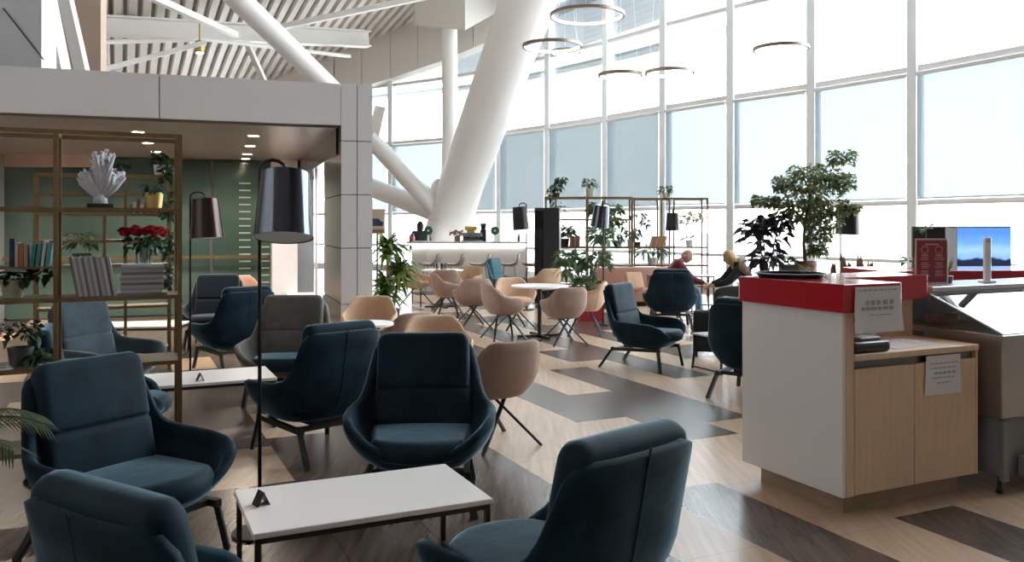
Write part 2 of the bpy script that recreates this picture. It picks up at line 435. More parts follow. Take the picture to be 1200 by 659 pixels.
# ------------------------------------------------------------------ floor (dark and light wood-look tiles)
DARKT = {}
def dark(i, j, rr):
    return DARKT.get((i, j), rr)
def build_floor():
    TW, TL, A0, B0 = 0.475, 0.92, 0.045, 3.29
    r = random.Random(11)
    light_b = {5: [(-9, 9)], 6: [(4.17, 9)], 7: [(-9, 5.97), (8.7, 9.6)], 8: [(3.29, 4.9), (6.9, 8.8)], 9: [(-9, 3.29), (4.2, 5.52), (7.9, 8.8)],
               10: [(-9, 8.66)], 11: [(-9, 1.4), (2.4, 7.46), (9.1, 11)], 12: [(-9, 1.4), (3.3, 9.9)], 13: [(4, 8.5)]}
    bm = BM(); uvl = bm.loops.layers.uv.new('tile')
    def quad(a0, a1, b0, b1, mi, uv):
        pts = [(a0, b0), (a1, b0), (a1, b1), (a0, b1)]
        vs = [bm.verts.new((a * V.x + b * U.x, a * V.y + b * U.y, 0)) for a, b in pts]
        f = bm.faces.new(vs); f.material_index = mi
        for l, t in zip(f.loops, uv): l[uvl].uv = t
    for i in range(-34, 48):
        a0 = A0 + TW * i; a1 = a0 + TW
        off = {7: -0.07, 9: 0.40, 10: 0.77, 11: 0.28}.get(i, 0.0 if i in (5, 6, 8) else r.choice((0.0, 0.23, 0.46, 0.69)))
        prev = r.random() < 0.5; runl = 0
        for j in range(-10, 36):
            b0 = B0 + off + TL * j; b1 = b0 + TL; bc = (b0 + b1) / 2
            if runl <= 0:
                prev = not prev; runl = (r.choice((3, 4, 5)) if prev else 1) if -8 <= i <= 4 else (r.choice((1, 2, 2, 3, 3)) if prev else r.choice((1, 2, 2, 3)))
            runl -= 1
            d = prev
            if i in light_b and bc < 9.5:
                d = not any(x <= bc <= y for x, y in light_b[i])
            quad(a0, a1, b0, b1, 1 if d else 0, ((0, 0), (1, 0), (1, 1), (0, 1)))
    lightm = tile_mat('light_wood_tile', (0.50, 0.345, 0.235), (0.66, 0.48, 0.35), 0.30)
    darkm = tile_mat('dark_wood_tile', (0.080, 0.058, 0.048), (0.145, 0.105, 0.085), 0.26)
    return struct('floor', bm, [lightm, darkm])
build_floor()

# ------------------------------------------------------------------ curved window wall
FP = [(11.6, 4.0), (11.2, 7.6), (10.3, 10.6), (9.1, 13.5), (7.75, 16.10), (6.49, 18.02), (5.18, 19.63), (3.92, 21.34), (2.67, 23.25), (1.16, 25.30), (-0.33, 27.15), (-2.2, 28.97), (-4.33, 30.46), (-6.6, 31.8), (-9.2, 33.0), (-12, 34.0)]
FP = FP[1:]
def roofz(x, y): return 9.56 + 0.25 * min(x, 3.0)
ZT, ZL, ZR, ZU = 4.60, 2.05, 0.91, 6.70
def facade():
    tn = 1
    n = len(FP)
    for k, (x, y) in enumerate(FP):
        a = Vector(FP[max(k - 1, 0)]); b = Vector(FP[min(k + 1, n - 1)]); t = (b - a).normalized()
        rot = Matrix.Rotation(math.atan2(t.y, t.x), 3, 'Z')
        bm = BM()
        zt = roofz(x, y) + 0.2
        box(bm, (x, y, zt / 2), (0.15, 0.24, zt), rot)
        box(bm, (x - t.y * 0.13, y + t.x * 0.13, zt / 2), (0.20, 0.06, zt), rot)
        struct('trim_%d' % tn, bm, FRAMEW); tn += 1
    for k in range(n - 1):
        p = Vector(FP[k]); q = Vector(FP[k + 1]); t = (q - p).normalized(); nrm = Vector((t.y, -t.x))  # outwards
        if nrm.dot((p + q) / 2 - Vector((0, 8))) < 0: nrm = -nrm
        L = (q - p).length; c = (p + q) / 2
        rot = Matrix.Rotation(math.atan2(t.y, t.x), 3, 'Z')
        zt = min(roofz(*p), roofz(*q)) + 0.2
        bm = BM(); box(bm, (c.x + nrm.x * 0.03, c.y + nrm.y * 0.03, zt / 2), (L - 0.1, 0.02, zt - 0.1), rot)
        w = struct('window_%d' % (k + 1), bm, GLASS)
        for zz, h, d in ((ZT, 0.12, 0.18), (ZU, 0.10, 0.16), (ZL, 0.10, 0.14), (ZR, 0.07, 0.10), (0.10, 0.2, 0.16)):
            if zz > zt: continue
            bm = BM(); box(bm, (c.x, c.y, zz), (L - 0.145, d, h), rot); obj('transom', bm, TRANSOM if zz > 2 else FRAMEW, w)
    # roller blinds: one per bay, hanging inside the middle band of panes
    names = {2: 'roller blind at the right edge, above the television', 3: 'roller blind just right of the ficus crown, above the dried leaves',
             4: 'roller blind right behind the leafy ficus crown', 5: 'roller blind left of the ficus, above the two seated people',
             6: 'roller blind above the right half of the brass plant shelf', 7: 'roller blind above the left half of the brass plant shelf',
             8: 'roller blind just right of the big leaning white column', 9: 'roller blind between the leaning column and the thin white post',
             10: 'roller blind left of the thin white post', 11: 'roller blind showing as a sliver beside the clad pier'}
    for k in range(2, 12):
        p = Vector(FP[k]); q = Vector(FP[k + 1]); t = (q - p).normalized(); nrm = Vector((-t.y, t.x))
        if nrm.dot(Vector((0, 8)) - (p + q) / 2) < 0: nrm = -nrm
        L = (q - p).length; c = (p + q) / 2 + nrm * 0.16
        nm = 'pale ' + names[k]
        o = thing('roller_blind', nm,
                  'blind', (c.x, c.y, ZL + 0.06), math.atan2(t.y, t.x), 'roller blinds on the curved window wall')
        bm = BM(); box(bm, (0, 0, 1.18), (L - 0.26, 0.006, 2.32)); obj('blind_fabric', bm, BLIND, o)
        bm = BM(); box(bm, (0, 0.0, 2.37), (L - 0.22, 0.07, 0.06)); obj('headrail', bm, TRANSOM, o)
        bm = BM(); box(bm, (0, 0, 0.012), (L - 0.26, 0.025, 0.03)); obj('bottom_bar', bm, TRANSOM, o)
facade()

def facade_hit(a):
    """b at which the line of floor coordinate a along U meets the window wall"""
    best = None
    for p, q in zip(FP, FP[1:]):
        p = Vector(p); q = Vector(q)
        a0 = p.dot(V); a1 = q.dot(V)
        if (a0 - a) * (a1 - a) <= 0 and a0 != a1:
            s = (a - a0) / (a1 - a0); b = (p + (q - p) * s).dot(U)
            best = b if best is None else max(best, b)
    return best

def roof():
    # corrugated steel deck: ribs run along U
    bm = BM()
    a = -8.0
    step = 0.34
    prof = ((0.0, 0.0), (0.04, -0.13), (0.22, -0.13), (0.26, 0.0), (0.34, 0.0))
    cols = []
    while a < 12.5:
        for (da, dz) in prof[:-1]: cols.append((a + da, dz))
        a += step
    prev = None
    for aa, dz in cols:
        b1 = facade_hit(aa)
        if b1 is None: b1 = 40.0
        b1 = min(b1 - 0.1, 38.0) if aa > -1.5 else 38.0
        line = []
        for b in (-9.0, 3.0, 10.0, 16.0, 22.0, b1) if b1 > 22.5 else (-9.0, b1 * 0.25, b1 * 0.45, b1 * 0.7, b1 * 0.85, b1):
            x = aa * V.x + b * U.x; y = aa * V.y + b * U.y
            line.append(bm.verts.new((x, y, roofz(x, y) + 0.16 + dz)))
        if prev:
            gap = (dz == 0.0 and prev[1] == 0.0)
            for i in range(len(line) - 1):
                f = bm.faces.new((prev[0][i], prev[0][i + 1], line[i + 1], line[i])); f.material_index = 1 if gap else 0
        prev = (line, dz)
    struct('ceiling', bm, [DECK, DECKSHADE])
    # clad bulkhead band inside the window wall, its lower edge climbing to the right
    seg = [(-14, 34.2), (-12, 33.4), (-9.2, 32.4), (-6.6, 31.2), (-4.33, 29.9), (-2.2, 28.4), (-0.33, 26.6), (1.16, 24.7), (2.5, 22.8)]
    low = {-14: 5.4, -12: 5.7, -9.2: 6.05, -6.6: 6.45, -4.33: 6.85, -2.2: 7.25, -0.33: 7.62, 1.16: 8.4, 2.5: 9.4}
    bm = BM()
    n = 0
    for (p, q) in zip(seg, seg[1:]):
        P = Vector(p); Q = Vector(q)
        m = 2
        for s in range(m):
            s0 = (s + 0.012) / m; s1 = (s + 0.988) / m
            c0 = P.lerp(Q, s0); c1 = P.lerp(Q, s1)
            z0 = low[p[0]] + (low[q[0]] - low[p[0]]) * s0; z1 = low[p[0]] + (low[q[0]] - low[p[0]]) * s1
            t = (Q - P).normalized(); nn = Vector((t.y, -t.x))
            if nn.y < 0: nn = -nn
            ring = []
            for (c, zz) in ((c0, z0), (c1, z1)):
                top = roofz(c.x, c.y) + 0.3
                ring.append([Vector((c.x, c.y, zz)), Vector((c.x, c.y, top)), Vector((c.x + nn.x * 0.5, c.y + nn.y * 0.5, top)), Vector((c.x + nn.x * 0.5, c.y + nn.y * 0.5, zz))])
            rings_loft(bm, ring)
    bk = struct('wall_bulkhead', bm, PANELB)
    bm = BM()
    for (p, q) in zip(seg, seg[1:]):
        c0 = Vector((p[0], p[1] + 0.15, low[p[0]] + 0.02)); c1 = Vector((q[0], q[1] + 0.15, low[q[0]] + 0.02))
        d0 = Vector((p[0], p[1] + 0.15, roofz(*p) + 0.2)); d1 = Vector((q[0], q[1] + 0.15, roofz(*q) + 0.2))
        vs = [bm.verts.new(v) for v in (c0, c1, d1, d0)]; bm.faces.new(vs)
    obj('joint_backing', bm, JOINT, bk)
roof()

def exterior():
    # roof overhang outside the glass, a sun-shade blade and the apron
    bm = BM()
    prev = None
    for k in range(6, len(FP)):
        x, y = FP[k]
        a = Vector(FP[k - 1]); b = Vector(FP[min(k + 1, len(FP) - 1)]); t = (b - a).normalized(); nn = Vector((t.y, -t.x))
        if nn.y < 0: nn = -nn
        z = 7.95 + 0.12 * (x - 1.2) if x < 1.2 else 7.95 + 0.10 * (x - 1.2)
        cur = [Vector((x + nn.x * 0.25, y + nn.y * 0.25, z)), Vector((x + nn.x * 3.4, y + nn.y * 3.4, z + 0.05)), Vector((x + nn.x * 3.4, y + nn.y * 3.4, z + 0.4)), Vector((x + nn.x * 0.25, y + nn.y * 0.25, z + 0.4))]
        if prev: rings_loft(bm, [prev, cur])
        prev = cur
    struct('exterior_canopy', bm, CANOPY)
    bm = BM(); prev = None
    for k in range(5, len(FP) - 2):
        x, y = FP[k]
        a = Vector(FP[k - 1]); b = Vector(FP[k + 1]); t = (b - a).normalized(); nn = Vector((t.y, -t.x))
        if nn.y < 0: nn = -nn
        z = 6.5
        cur = [Vector((x + nn.x * 0.9, y + nn.y * 0.9, z)), Vector((x + nn.x * 1.4, y + nn.y * 1.4, z)), Vector((x + nn.x * 1.4, y + nn.y * 1.4, z + 0.1)), Vector((x + nn.x * 0.9, y + nn.y * 0.9, z + 0.1))]
        if prev: rings_loft(bm, [prev, cur])
        prev = cur
    struct('exterior_sunshade', bm, CANOPY)
    bm = BM(); box(bm, (0, 60, -0.65), (400, 340, 0.3)); struct('exterior_ground', bm, APRON)
exterior()

# ------------------------------------------------------------------ room shell behind and left of the camera, toned dark to cut fill
bm = BM(); box(bm, (-0.5, -4.6, 5.5), (25, 0.3, 13)); struct('wall_back', bm, mat('taupe_wall', (0.36, 0.33, 0.31), 0.7))  # unseen wall added to keep fill light off the chair backs
bm = BM(); box(bm, (-12.6, 14, 5.0), (0.3, 40, 12)); struct('wall_left', bm, mat('taupe_wall', (0.36, 0.33, 0.31), 0.7))
bm = BM(); box(bm, (11.6, 1.6, 5.5), (0.3, 12.2, 13)); struct('daylight_blocking_wall', bm, WALLW)  # unseen solid wall added to block daylight fill from the right

# ------------------------------------------------------------------ the clad portal room on the left
K = Vector((-2.03, 10.0)); PA = R(19)
PV = Vector((math.cos(PA), math.sin(PA))); PU = Vector((-math.sin(PA), math.cos(PA)))
RP = Matrix.Rotation(PA, 3, 'Z')
def pk(a, b, z): c = K + PV * a + PU * b; return (c.x, c.y, z)
def pbox(bm, a0, a1, b0, b1, z0, z1, mi=0):
    box(bm, pk((a0 + a1) / 2, (b0 + b1) / 2, (z0 + z1) / 2), (abs(a1 - a0), abs(b1 - b0), z1 - z0), RP, mi)
def portal():
    # pier: cladding panels with open joints over a dark core
    bm = BM()
    pbox(bm, 0.012, 0.355, 0.012, 1.80, 0, 3.28, 1)
    for z0, z1 in ((0.0, 0.66), (0.67, 1.33), (1.34, 1.97), (1.98, 2.61), (2.62, 3.30)):
        pbox(bm, 0.0, 0.182, 0.0, 0.03, z0, z1)
        pbox(bm, 0.192, 0.37, 0.0, 0.03, z0, z1)
        pbox(bm, 0.345, 0.37, 0.031, 1.81, z0, z1)
        if z1 < 2.7: pbox(bm, 0.0, 0.02, 0.031, 1.81, z0, z1, 2)
    struct('wall_pier', bm, [CLAD, JOINT, CLADDARK])
    bm = BM()
    for a0, a1 in ((-1.995, -0.006), (-4.0, -2.005), (-6.0, -4.01), (-8.0, -6.01)):
        pbox(bm, a0, a1, 0.0, 0.04, 2.80, 3.29)
    pbox(bm, -8.0, -0.01, 0.03, 0.34, 2.81, 3.27, 1)
    struct('wall_fascia', bm, [CLAD, JOINT])
    bm = BM(); pbox(bm, -8.0, 0.0, 0.34, 6.0, 2.80, 2.90); pbox(bm, -8.0, 0.36, 0.3, 6.3, 2.92, 3.2)
    struct('ceiling_soffit', bm, SOFFIT)
    bm = BM(); pbox(bm, -0.02, 0.32, 0.35, 6.2, 2.48, 2.90); struct('trim_20', bm, CLADDARK)
    # far pier of the side opening and its slim posts
    bm = BM(); pbox(bm, -0.50, -0.06, 5.45, 5.95, 0, 2.79); struct('wall_far_pier', bm, CLAD)
    bm = BM(); pbox(bm, 0.06, 0.10, 3.6, 3.64, 0, 2.5); struct('trim_21', bm, CLAD)
    # green glass rear wall
    for i, (a0, a1) in enumerate(((-1.5, -0.05), (-3.25, -1.55), (-5.0, -3.3), (-8.0, -5.05))):
        bm = BM(); pbox(bm, a0, a1, 6.05, 6.12, 0.02, 2.79)
        w = struct('window_%d' % (30 + i), bm, GREENGL)
        if i == 0:
            bm = BM()
            for r_ in range(15):
                for c_ in range(3):
                    pbox(bm, -1.05 + c_ * 0.33, -0.85 + c_ * 0.33, 6.035, 6.048, 0.55 + r_ * 0.13, 0.575 + r_ * 0.13)
            obj('frosted_dashes', bm, mat('frosted_dash', (0.42, 0.50, 0.46), 0.6), w)
    bm = BM(); pbox(bm, -8.0, 0.3, 6.13, 6.3, 0, 3.2); struct('wall_rear', bm, WALLG)
    bm = BM(); pbox(bm, -7.9, -0.55, 5.85, 5.90, 1.02, 1.07)
    for a in (-0.7, -1.6, -3.2, -4.9, -6.5): pbox(bm, a - 0.02, a + 0.02, 5.86, 6.05, 1.03, 1.06)
    tag(obj('handrail', bm, BRASS), 'brass handrail running along the green glass rear wall', 'handrail')
    # glossy left wall of the room
    bm = BM(); pbox(bm, -5.0, -4.8, 0.35, 6.0, 0, 2.8); struct('wall_side', bm, WALLG)
    bm = BM(); pbox(bm, -4.82, -4.45, 3.2, 3.45, 0, 2.8); struct('trim_22', bm, CLAD)
    # recessed downlights
    spots = [(-0.95, 1.5, 'nearest of the row at right of the soffit'), (-0.95, 3.0, 'second of the row at right of the soffit'), (-0.95, 4.5, 'third of the row at right of the soffit'),
             (-2.35, 1.5, 'nearest of the row above the brass shelving'), (-2.35, 3.0, 'second of the row above the brass shelving'), (-2.35, 4.5, 'third of the row above the brass shelving'),
             (-0.95, 5.5, 'last of the row before the green glass wall')]
    first = None
    for a, b, s in spots:
        lab = 'round recessed downlight, ' + s
        if first is None:
            first = o = thing('ceiling_downlight', lab, 'downlight', pk(a, b, 2.80), PA, 'downlights in the portal soffit')
            bm = BM(); lathe(bm, [(0.085, 0.0), (0.085, -0.012), (0.07, -0.012), (0.07, 0.0)], 20, caps=False); obj('trim_ring', bm, PAINTW, o)
            bm = BM(); lathe(bm, [(0.0, -0.004), (0.069, -0.004), (0.069, -0.001), (0, -0.001)], 20); obj('diffuser', bm, LAMPW, o)
        else:
            dup(first, pk(a, b, 2.80), PA, lab)
    # what stands on top of the portal at far left: panelled wall, beige wall and slanting roof struts
    bm = BM()
    box(bm, (-6.75, 9.35, 5.2), (3.2, 0.3, 3.85))
    struct('wall_upper', bm, mat('blue_white_panel', (0.60, 0.64, 0.68), 0.2))
    bm = BM(); bar(bm, (-5.56, 9.185, 3.98), (-5.12, 9.185, 3.42), 0.012, 0.012); struct('trim_23', bm, JOINT)
    bm = BM(); box(bm, (-8.0, 14.2, 4.6), (2.2, 0.2, 4.0)); struct('wall_beige', bm, BEIGEW)
    bm = BM(); bar(bm, (-5.55, 10.3, 3.2), (-5.95, 10.3, 5.2), 0.30, 0.24, (0, 1, 0)); struct('roof_strut', bm, PAINTW)
    bm = BM(); bar(bm, (-5.95, 11.9, 3.2), (-6.5, 11.9, 5.6), 0.16, 0.14, (0, 1, 0)); struct('roof_strut', bm, PAINTW)
portal()

# ------------------------------------------------------------------ roof steel, columns
def p3(px, py, Y): return Vector((W(px, Y), Y, EYE - (py - 265) / FOC * Y))
def steel():
    def ibeam(bm, p, q, h=0.5, w=0.28):
        p = Vector(p); q = Vector(q)
        bar(bm, p, q, 0.04, h); up = Vector((0, 0, h / 2))
        bar(bm, p + up, q + up, w, 0.05); bar(bm, p - up, q - up, w, 0.05)
    bm = BM(); ibeam(bm, p3(40, 26, 20.5), p3(432, 46, 26.5), 0.46, 0.36); struct('roof_beam', bm, PAINTW)
    bm = BM(); tube(bm, [p3(100, 50, 19.5), p3(240, 46, 22), p3(410, 66, 27)], 0.06, 8); struct('roof_tie', bm, PAINTW)
    bm = BM(); bar(bm, p3(172, -6, 17.5), p3(276, 41, 21), 0.16, 0.14); struct('roof_brace', bm, PAINTW)
    bm = BM(); bar(bm, p3(116, 83, 20), p3(240, 50, 21.5), 0.14, 0.12); struct('roof_brace', bm, PAINTW)
    bm = BM(); bar(bm, p3(322, 33, 23.5), p3(500, -4, 24), 0.17, 0.15); struct('roof_brace', bm, PAINTW)
    bm = BM(); bar(bm, p3(290, 52, 24), p3(310, 96, 25), 0.15, 0.12); struct('roof_brace', bm, PAINTW)
    # leaning tube that comes down behind the portal
    bm = BM(); taper(bm, p3(268, -12, 13.2), p3(402, 118, 14.6), 0.19, 0.17, 20); struct('column_strut', bm, PAINTW, smooth=True, angle=40)
    # the big branching column
    Yc = 23.0
    hub = p3(527, 262, Yc)
    bm = BM()
    top = p3(641, -60, 21.0)
    tube(bm, [hub + (p3(538, 225, Yc) - hub) * 0.0 + Vector((-0.05, 0, -0.3)), p3(541, 215, Yc - 0.3), top], [0.55, 0.60, 0.74], 28)
    tube(bm, [Vector((hub.x - 0.15, Yc + 0.1, 0.0)), Vector((hub.x - 0.1, Yc, 1.4)), hub + Vector((0.05, 0, 0.35))], [0.85, 0.62, 0.52], 28)
    struct('column', bm, PAINTW, smooth=True, angle=40)
    bm = BM(); taper(bm, p3(516, 250, Yc), p3(432, 160, Yc - 1.0), 0.27, 0.22, 18); struct('column_branch', bm, PAINTW, smooth=True, angle=40)
    bm = BM(); taper(bm, p3(520, 252, Yc + 0.1), p3(415, 212, Yc + 0.8), 0.29, 0.25, 18); ball(bm, p3(517, 222, Yc), 0.30); struct('column_branch', bm, PAINTW, smooth=True, angle=40)
    bm = BM(); bar(bm, p3(446, 125, Yc - 1), p3(435, 172, Yc - 1), 0.28, 0.16, (0, 1, 0)); struct('column_bracket', bm, PAINTW)
    # slim post under the clad box
    Yp = 26.0
    bm = BM(); tube(bm, [Vector((p3(527, 285, Yp).x, Yp, 0)), Vector((p3(527, 285, Yp).x, Yp, 7.75))], 0.24, 24)
    struct('column_post', bm, PAINTW, smooth=True, angle=40)
    bm = BM()
    a, b, c, d = p3(486, 32, 26.0), p3(545, 40, 24.9), p3(590, 0, 26.3), p3(545, -20, 28.0)
    prof = [Vector((v.x, v.y, z)) for v, z in ((a, 7.82), (b, 7.40), (c, 8.4), (d, 8.5))]
    rings_loft(bm, [prof, [v + Vector((0, 0, 2.2)) for v in prof]])
    struct('wall_box', bm, PANELB)
steel()
# two small cylinder spotlights hanging under the beam
first = None
for (px, py, Y, s) in ((115, 46, 20.3, 'left'), (234, 54, 21.6, 'right')):
    p = p3(px, py, Y)
    o = thing('ceiling_spotlight', 'small brass cylinder spotlight under the roof beam, %s one of two' % s, 'spotlight', p, 0, 'cylinder spotlights under the roof') if first is None else dup(first, p, 0, 'small brass cylinder spotlight under the roof beam, %s one of two' % s)
    if first is None:
        first = o
        bm = BM(); lathe(bm, [(0.11, -0.18), (0.11, 0.12), (0.02, 0.16), (0.02, 0.6)], 14); obj('housing', bm, GOLD, o)
        bm = BM(); lathe(bm, [(0, -0.185), (0.09, -0.185), (0.09, -0.175), (0, -0.175)], 14); obj('lens', bm, LAMPW, o)

# ------------------------------------------------------------------ pendant rings
rings = [(688, 18, 88, 16.8, 'widest hanging ring light, uppermost of the cluster by the leaning column'),
         (647, 54, 70, 16.9, 'hanging ring light crossing the edge of the big leaning column'),
         (663, 61, 36, 19.2, 'smallest hanging ring light, just under another ring beside the column'),
         (727, 88, 52, 17.0, 'hanging ring light, left one of the low pair over the glass wall'),
         (785, 85, 58, 17.0, 'hanging ring light, right one of the low pair over the glass wall'),
         (915, 57, 64, 15.4, 'hanging ring light that hangs alone, rightmost of all rings')]
for px, py, w, Y, lab in rings:
    p = p3(px, py, Y); r = w * Y / FOC / 2
    o = thing('pendant_ring', lab, 'ring light', p, 0, 'ring pendants under the roof')
    bm = BM()
    lathe(bm, [(r, -0.03), (r, 0.03), (r - 0.05, 0.03), (r - 0.05, -0.03), (r, -0.03)], 56, caps=False)
    obj('ring_body', bm, RINGB, o, True, angle=30)
    bm = BM()
    lathe(bm, [(r - 0.055, -0.022), (r - 0.055, 0.022), (r - 0.051, 0.022), (r - 0.051, -0.022)], 56, caps=False); obj('light_strip', bm, RINGE, o, True, angle=30)
    zr = roofz(p.x, p.y) - p.z
    for q in range(3):
        a = q * 2 * PI / 3 + 0.4
        bm = BM(); tube(bm, [((r - 0.025) * math.cos(a), (r - 0.025) * math.sin(a), 0.03), (0.02 * math.cos(a), 0.02 * math.sin(a), zr)], 0.0025, 5); obj('cable', bm, PAINTW, o)

# ------------------------------------------------------------------ blue lounge chairs
def shell(rx, ryb, ryf, zkeys, z0, zs, bot, lean, lean0, thick, zin, n=72, nt=9, ex=2.7):
    """an upholstered bowl, open at the top: rim height by angle from the back (0) to the front (180)"""
    bm = BM()
    def plan(phi, sc, z, inset=0.0):
        s, c = math.sin(phi), math.cos(phi)
        e = 2.0 / ex
        x = (rx * sc - inset) * math.copysign(abs(s) ** e, s)
        ry = (ryb if c > 0 else ryf)
        y = -(ry * sc - inset) * math.copysign(abs(c) ** e, c)
        if c > -0.2 and z > lean0: y -= (z - lean0) * lean * min(1, (c + 0.2) / 0.9)
        return x, y
    def sc(z):
        t = max(0, min(1, (z - z0) / (zs - z0)))
        return bot + (1 - bot) * math.sin(t * PI / 2) ** 0.8
    outer = []
    phis = [2 * PI * k / n for k in range(n)]
    rim = [lerp_keys(zkeys, min(p, 2 * PI - p) * 180 / PI) for p in phis]
    rows = []
    for i in range(nt + 1):
        t = i / nt
        ring = []
        for p, zr in zip(phis, rim):
            z = z0 + (zr - 0.012 - z0) * (t ** 1.35)
            x, y = plan(p, sc(z), z)
            ring.append(Vector((x, y, z)))
        rows.append(ring)
    ring = []
    for p, zr in zip(phis, rim):
        x, y = plan(p, sc(zr), zr, thick * 0.5); ring.append(Vector((x, y, zr + 0.004)))
    rows.append(ring)
    for i in range(6):
        t = i / 5
        ring = []
        for p, zr in zip(phis, rim):
            z = (zr - 0.012) + (min(zin, zr - 0.03) - (zr - 0.012)) * t
            x, y = plan(p, sc(z), z, thick); ring.append(Vector((x, y, z)))
        rows.append(ring)
    rings_loft(bm, rows)
    return bm, plan, sc
LK = [(0, .882), (26, .882), (35, .868), (40, .83), (44, .75), (48, .66), (54, .59), (62, .555), (78, .54), (95, .535), (112, .525), (130, .485), (145, .43), (160, .38), (172, .362), (180, .36)]

def cushion(w, h, t, r=0.05, nx=15, ny=13, seam=None, bulge=0.02, wtop=None, front_round=0.0):
    """upholstered slab: width along x, height along y, thickness along z, soft edges, optional stitched seam at y=seam"""
    bm = BM()
    def P(u, v, side):
        x = (u - 0.5) * 2; y = (v - 0.5) * 2
        hw = w / 2 * (1 + ((wtop or w) / w - 1) * v)
        # rounded rectangle mapping
        X = hw * x; Y = h / 2 * y
        cr = 0.22
        ax, ay = abs(x), abs(y)
        if ax > 1 - cr and ay > 1 - cr:
            dx, dy = (ax - 1 + cr) / cr, (ay - 1 + cr) / cr
            m = max(dx, dy); L = math.hypot(dx, dy)
            if L > 0:
                dx, dy = dx * m / L, dy * m / L
            X = math.copysign(hw * (1 - cr + cr * dx), x); Y = math.copysign(h / 2 * (1 - cr + cr * dy), y)
        if front_round: Y += front_round * (1 - x * x) * max(0, y)
        ed = min(1 - ax, 1 - ay)
        f = min(1, ed / 0.12); f = math.sqrt(max(0, 1 - (1 - f) ** 2))
        z = t / 2 * (0.25 + 0.75 * f) + bulge * (1 - x * x) * (1 - y * y)
        if seam is not None:
            z -= 0.016 * math.exp(-((Y - seam) / 0.012) ** 2)
        return Vector((X, Y, z * side))
    def params(n, extra=None):
        a = [0, .02, .05, .09, .14] + [0.14 + 0.72 * k / n for k in range(1, n)] + [.86, .91, .95, .98, 1]
        if extra is not None:
            e = extra / h + 0.5
            a = sorted([q for q in a if abs(q - e) > 0.03] + [e - 0.03, e - 0.012, e, e + 0.012, e + 0.03])
        return a
    us = params(nx); vsn = params(ny, seam)
    grids = []
    for side in (1, -1):
        grids.append([[bm.verts.new(P(u, v, side)) for v in vsn] for u in us])
    A, B = grids
    for i in range(len(us) - 1):
        for j in range(len(vsn) - 1):
            bm.faces.new((A[i][j], A[i + 1][j], A[i + 1][j + 1], A[i][j + 1]))
            bm.faces.new((B[i][j], B[i][j + 1], B[i + 1][j + 1], B[i + 1][j]))
    loopa = [A[i][0] for i in range(len(us))] + [A[-1][j] for j in range(1, len(vsn))] + [A[i][-1] for i in range(len(us) - 2, -1, -1)] + [A[0][j] for j in range(len(vsn) - 2, 0, -1)]
    loopb = [B[i][0] for i in range(len(us))] + [B[-1][j] for j in range(1, len(vsn))] + [B[i][-1] for i in range(len(us) - 2, -1, -1)] + [B[0][j] for j in range(len(vsn) - 2, 0, -1)]
    n = len(loopa)
    for k in range(n):
        bm.faces.new((loopa[k], loopb[k], loopb[(k + 1) % n], loopa[(k + 1) % n]))
    return bm
def xform(bm, M):
    bmesh.ops.transform(bm, matrix=M, verts=bm.verts); return bm
def make_lounge():
    t = thing('lounge_chair', 'x', 'armchair', (0, 0, 0), 0, 'blue velvet lounge chairs')
    bm, plan, sc = shell(0.437, 0.35, 0.455, LK, 0.255, 0.52, 0.60, 0.20, 0.42, 0.05, 0.30, ex=2.8)
    obj('upholstered_shell', bm, VELVET, t, True)
    # back cushion leans with the shell and stands a little above it
    bm = cushion(0.585, 0.61, 0.11, seam=-0.04, wtop=0.56, bulge=0.012)
    ang = math.atan2(1, 0.215)
    M = Matrix.Translation((0, -0.292, 0.70)) @ Matrix.Rotation(PI - ang, 4, 'X') 
    M = Matrix.Translation((0, -0.287, 0.64)) @ Matrix.Rotation(R(90 + 12.5), 4, 'X')
    obj('back_cushion', xform(bm, M), VELVET_SEAT, t, True)
    bm = cushion(0.62, 0.54, 0.11, bulge=0.02, wtop=0.50, front_round=0.13)
    M = Matrix.Translation((0, 0.035, 0.362)) @ Matrix.Rotation(R(3), 4, 'X')
    obj('seat_cushion', xform(bm, M), VELVET_SEAT, t, True)
    # centre seam down the outside of the back
    bm = BM()
    pts = []
    for k in range(9):
        z = 0.34 + (0.90 - 0.34) * k / 8
        x, y = plan(0.0, sc(z), z); pts.append((0, y + 0.001, z))
    tube(bm, pts, 0.0045, 6); obj('back_seam', bm, SEAM, t, True)
    bm = BM()
    for s in (-1, 1): bar(bm, (s * 0.27, -0.30, 0.215), (s * 0.27, 0.30, 0.235), 0.035, 0.035)
    bar(bm, (-0.27, 0.22, 0.232), (0.27, 0.22, 0.232), 0.05, 0.03); bar(bm, (-0.27, -0.22, 0.218), (0.27, -0.22, 0.218), 0.05, 0.03)
    box(bm, (0, 0, 0.245), (0.3, 0.4, 0.03))
    obj('base_frame', bm, BLACK, t)
    for s in (-1, 1):
        bm = BM(); bar(bm, (s * 0.275, -0.27, 0.235), (s * 0.31, -0.43, 0.0), 0.034, 0.026); obj('leg', bm, BLACK, t)
        bm = BM(); bar(bm, (s * 0.275, 0.27, 0.25), (s * 0.31, 0.315, 0.0), 0.034, 0.026); obj('leg', bm, BLACK, t)
    return t
lounge = make_lounge()
used = [False]
def lounge_at(x, y, fx, fy, label, swap=None):
    if not used[0]:
        used[0] = True; o = lounge; o.location = (x, y, 0); o.rotation_euler = (0, 0, yaw(fx, fy)); o['label'] = label
    else: o = dup(lounge, (x, y, 0), yaw(fx, fy), label)
    if swap: recolour(o, swap)
    return o
lounge_at(-0.53, 4.88, 0.05, -1, 'blue velvet lounge chair facing the camera across the front coffee table')
lounge_at(0.14, 2.98, -0.67, 0.74, 'blue velvet lounge chair seen from behind at lower right of the foreground coffee table')
lounge_at(-0.86, 2.44, 0.53, 0.85, 'blue velvet lounge chair seen from behind, cut by the lower left corner of the photo')
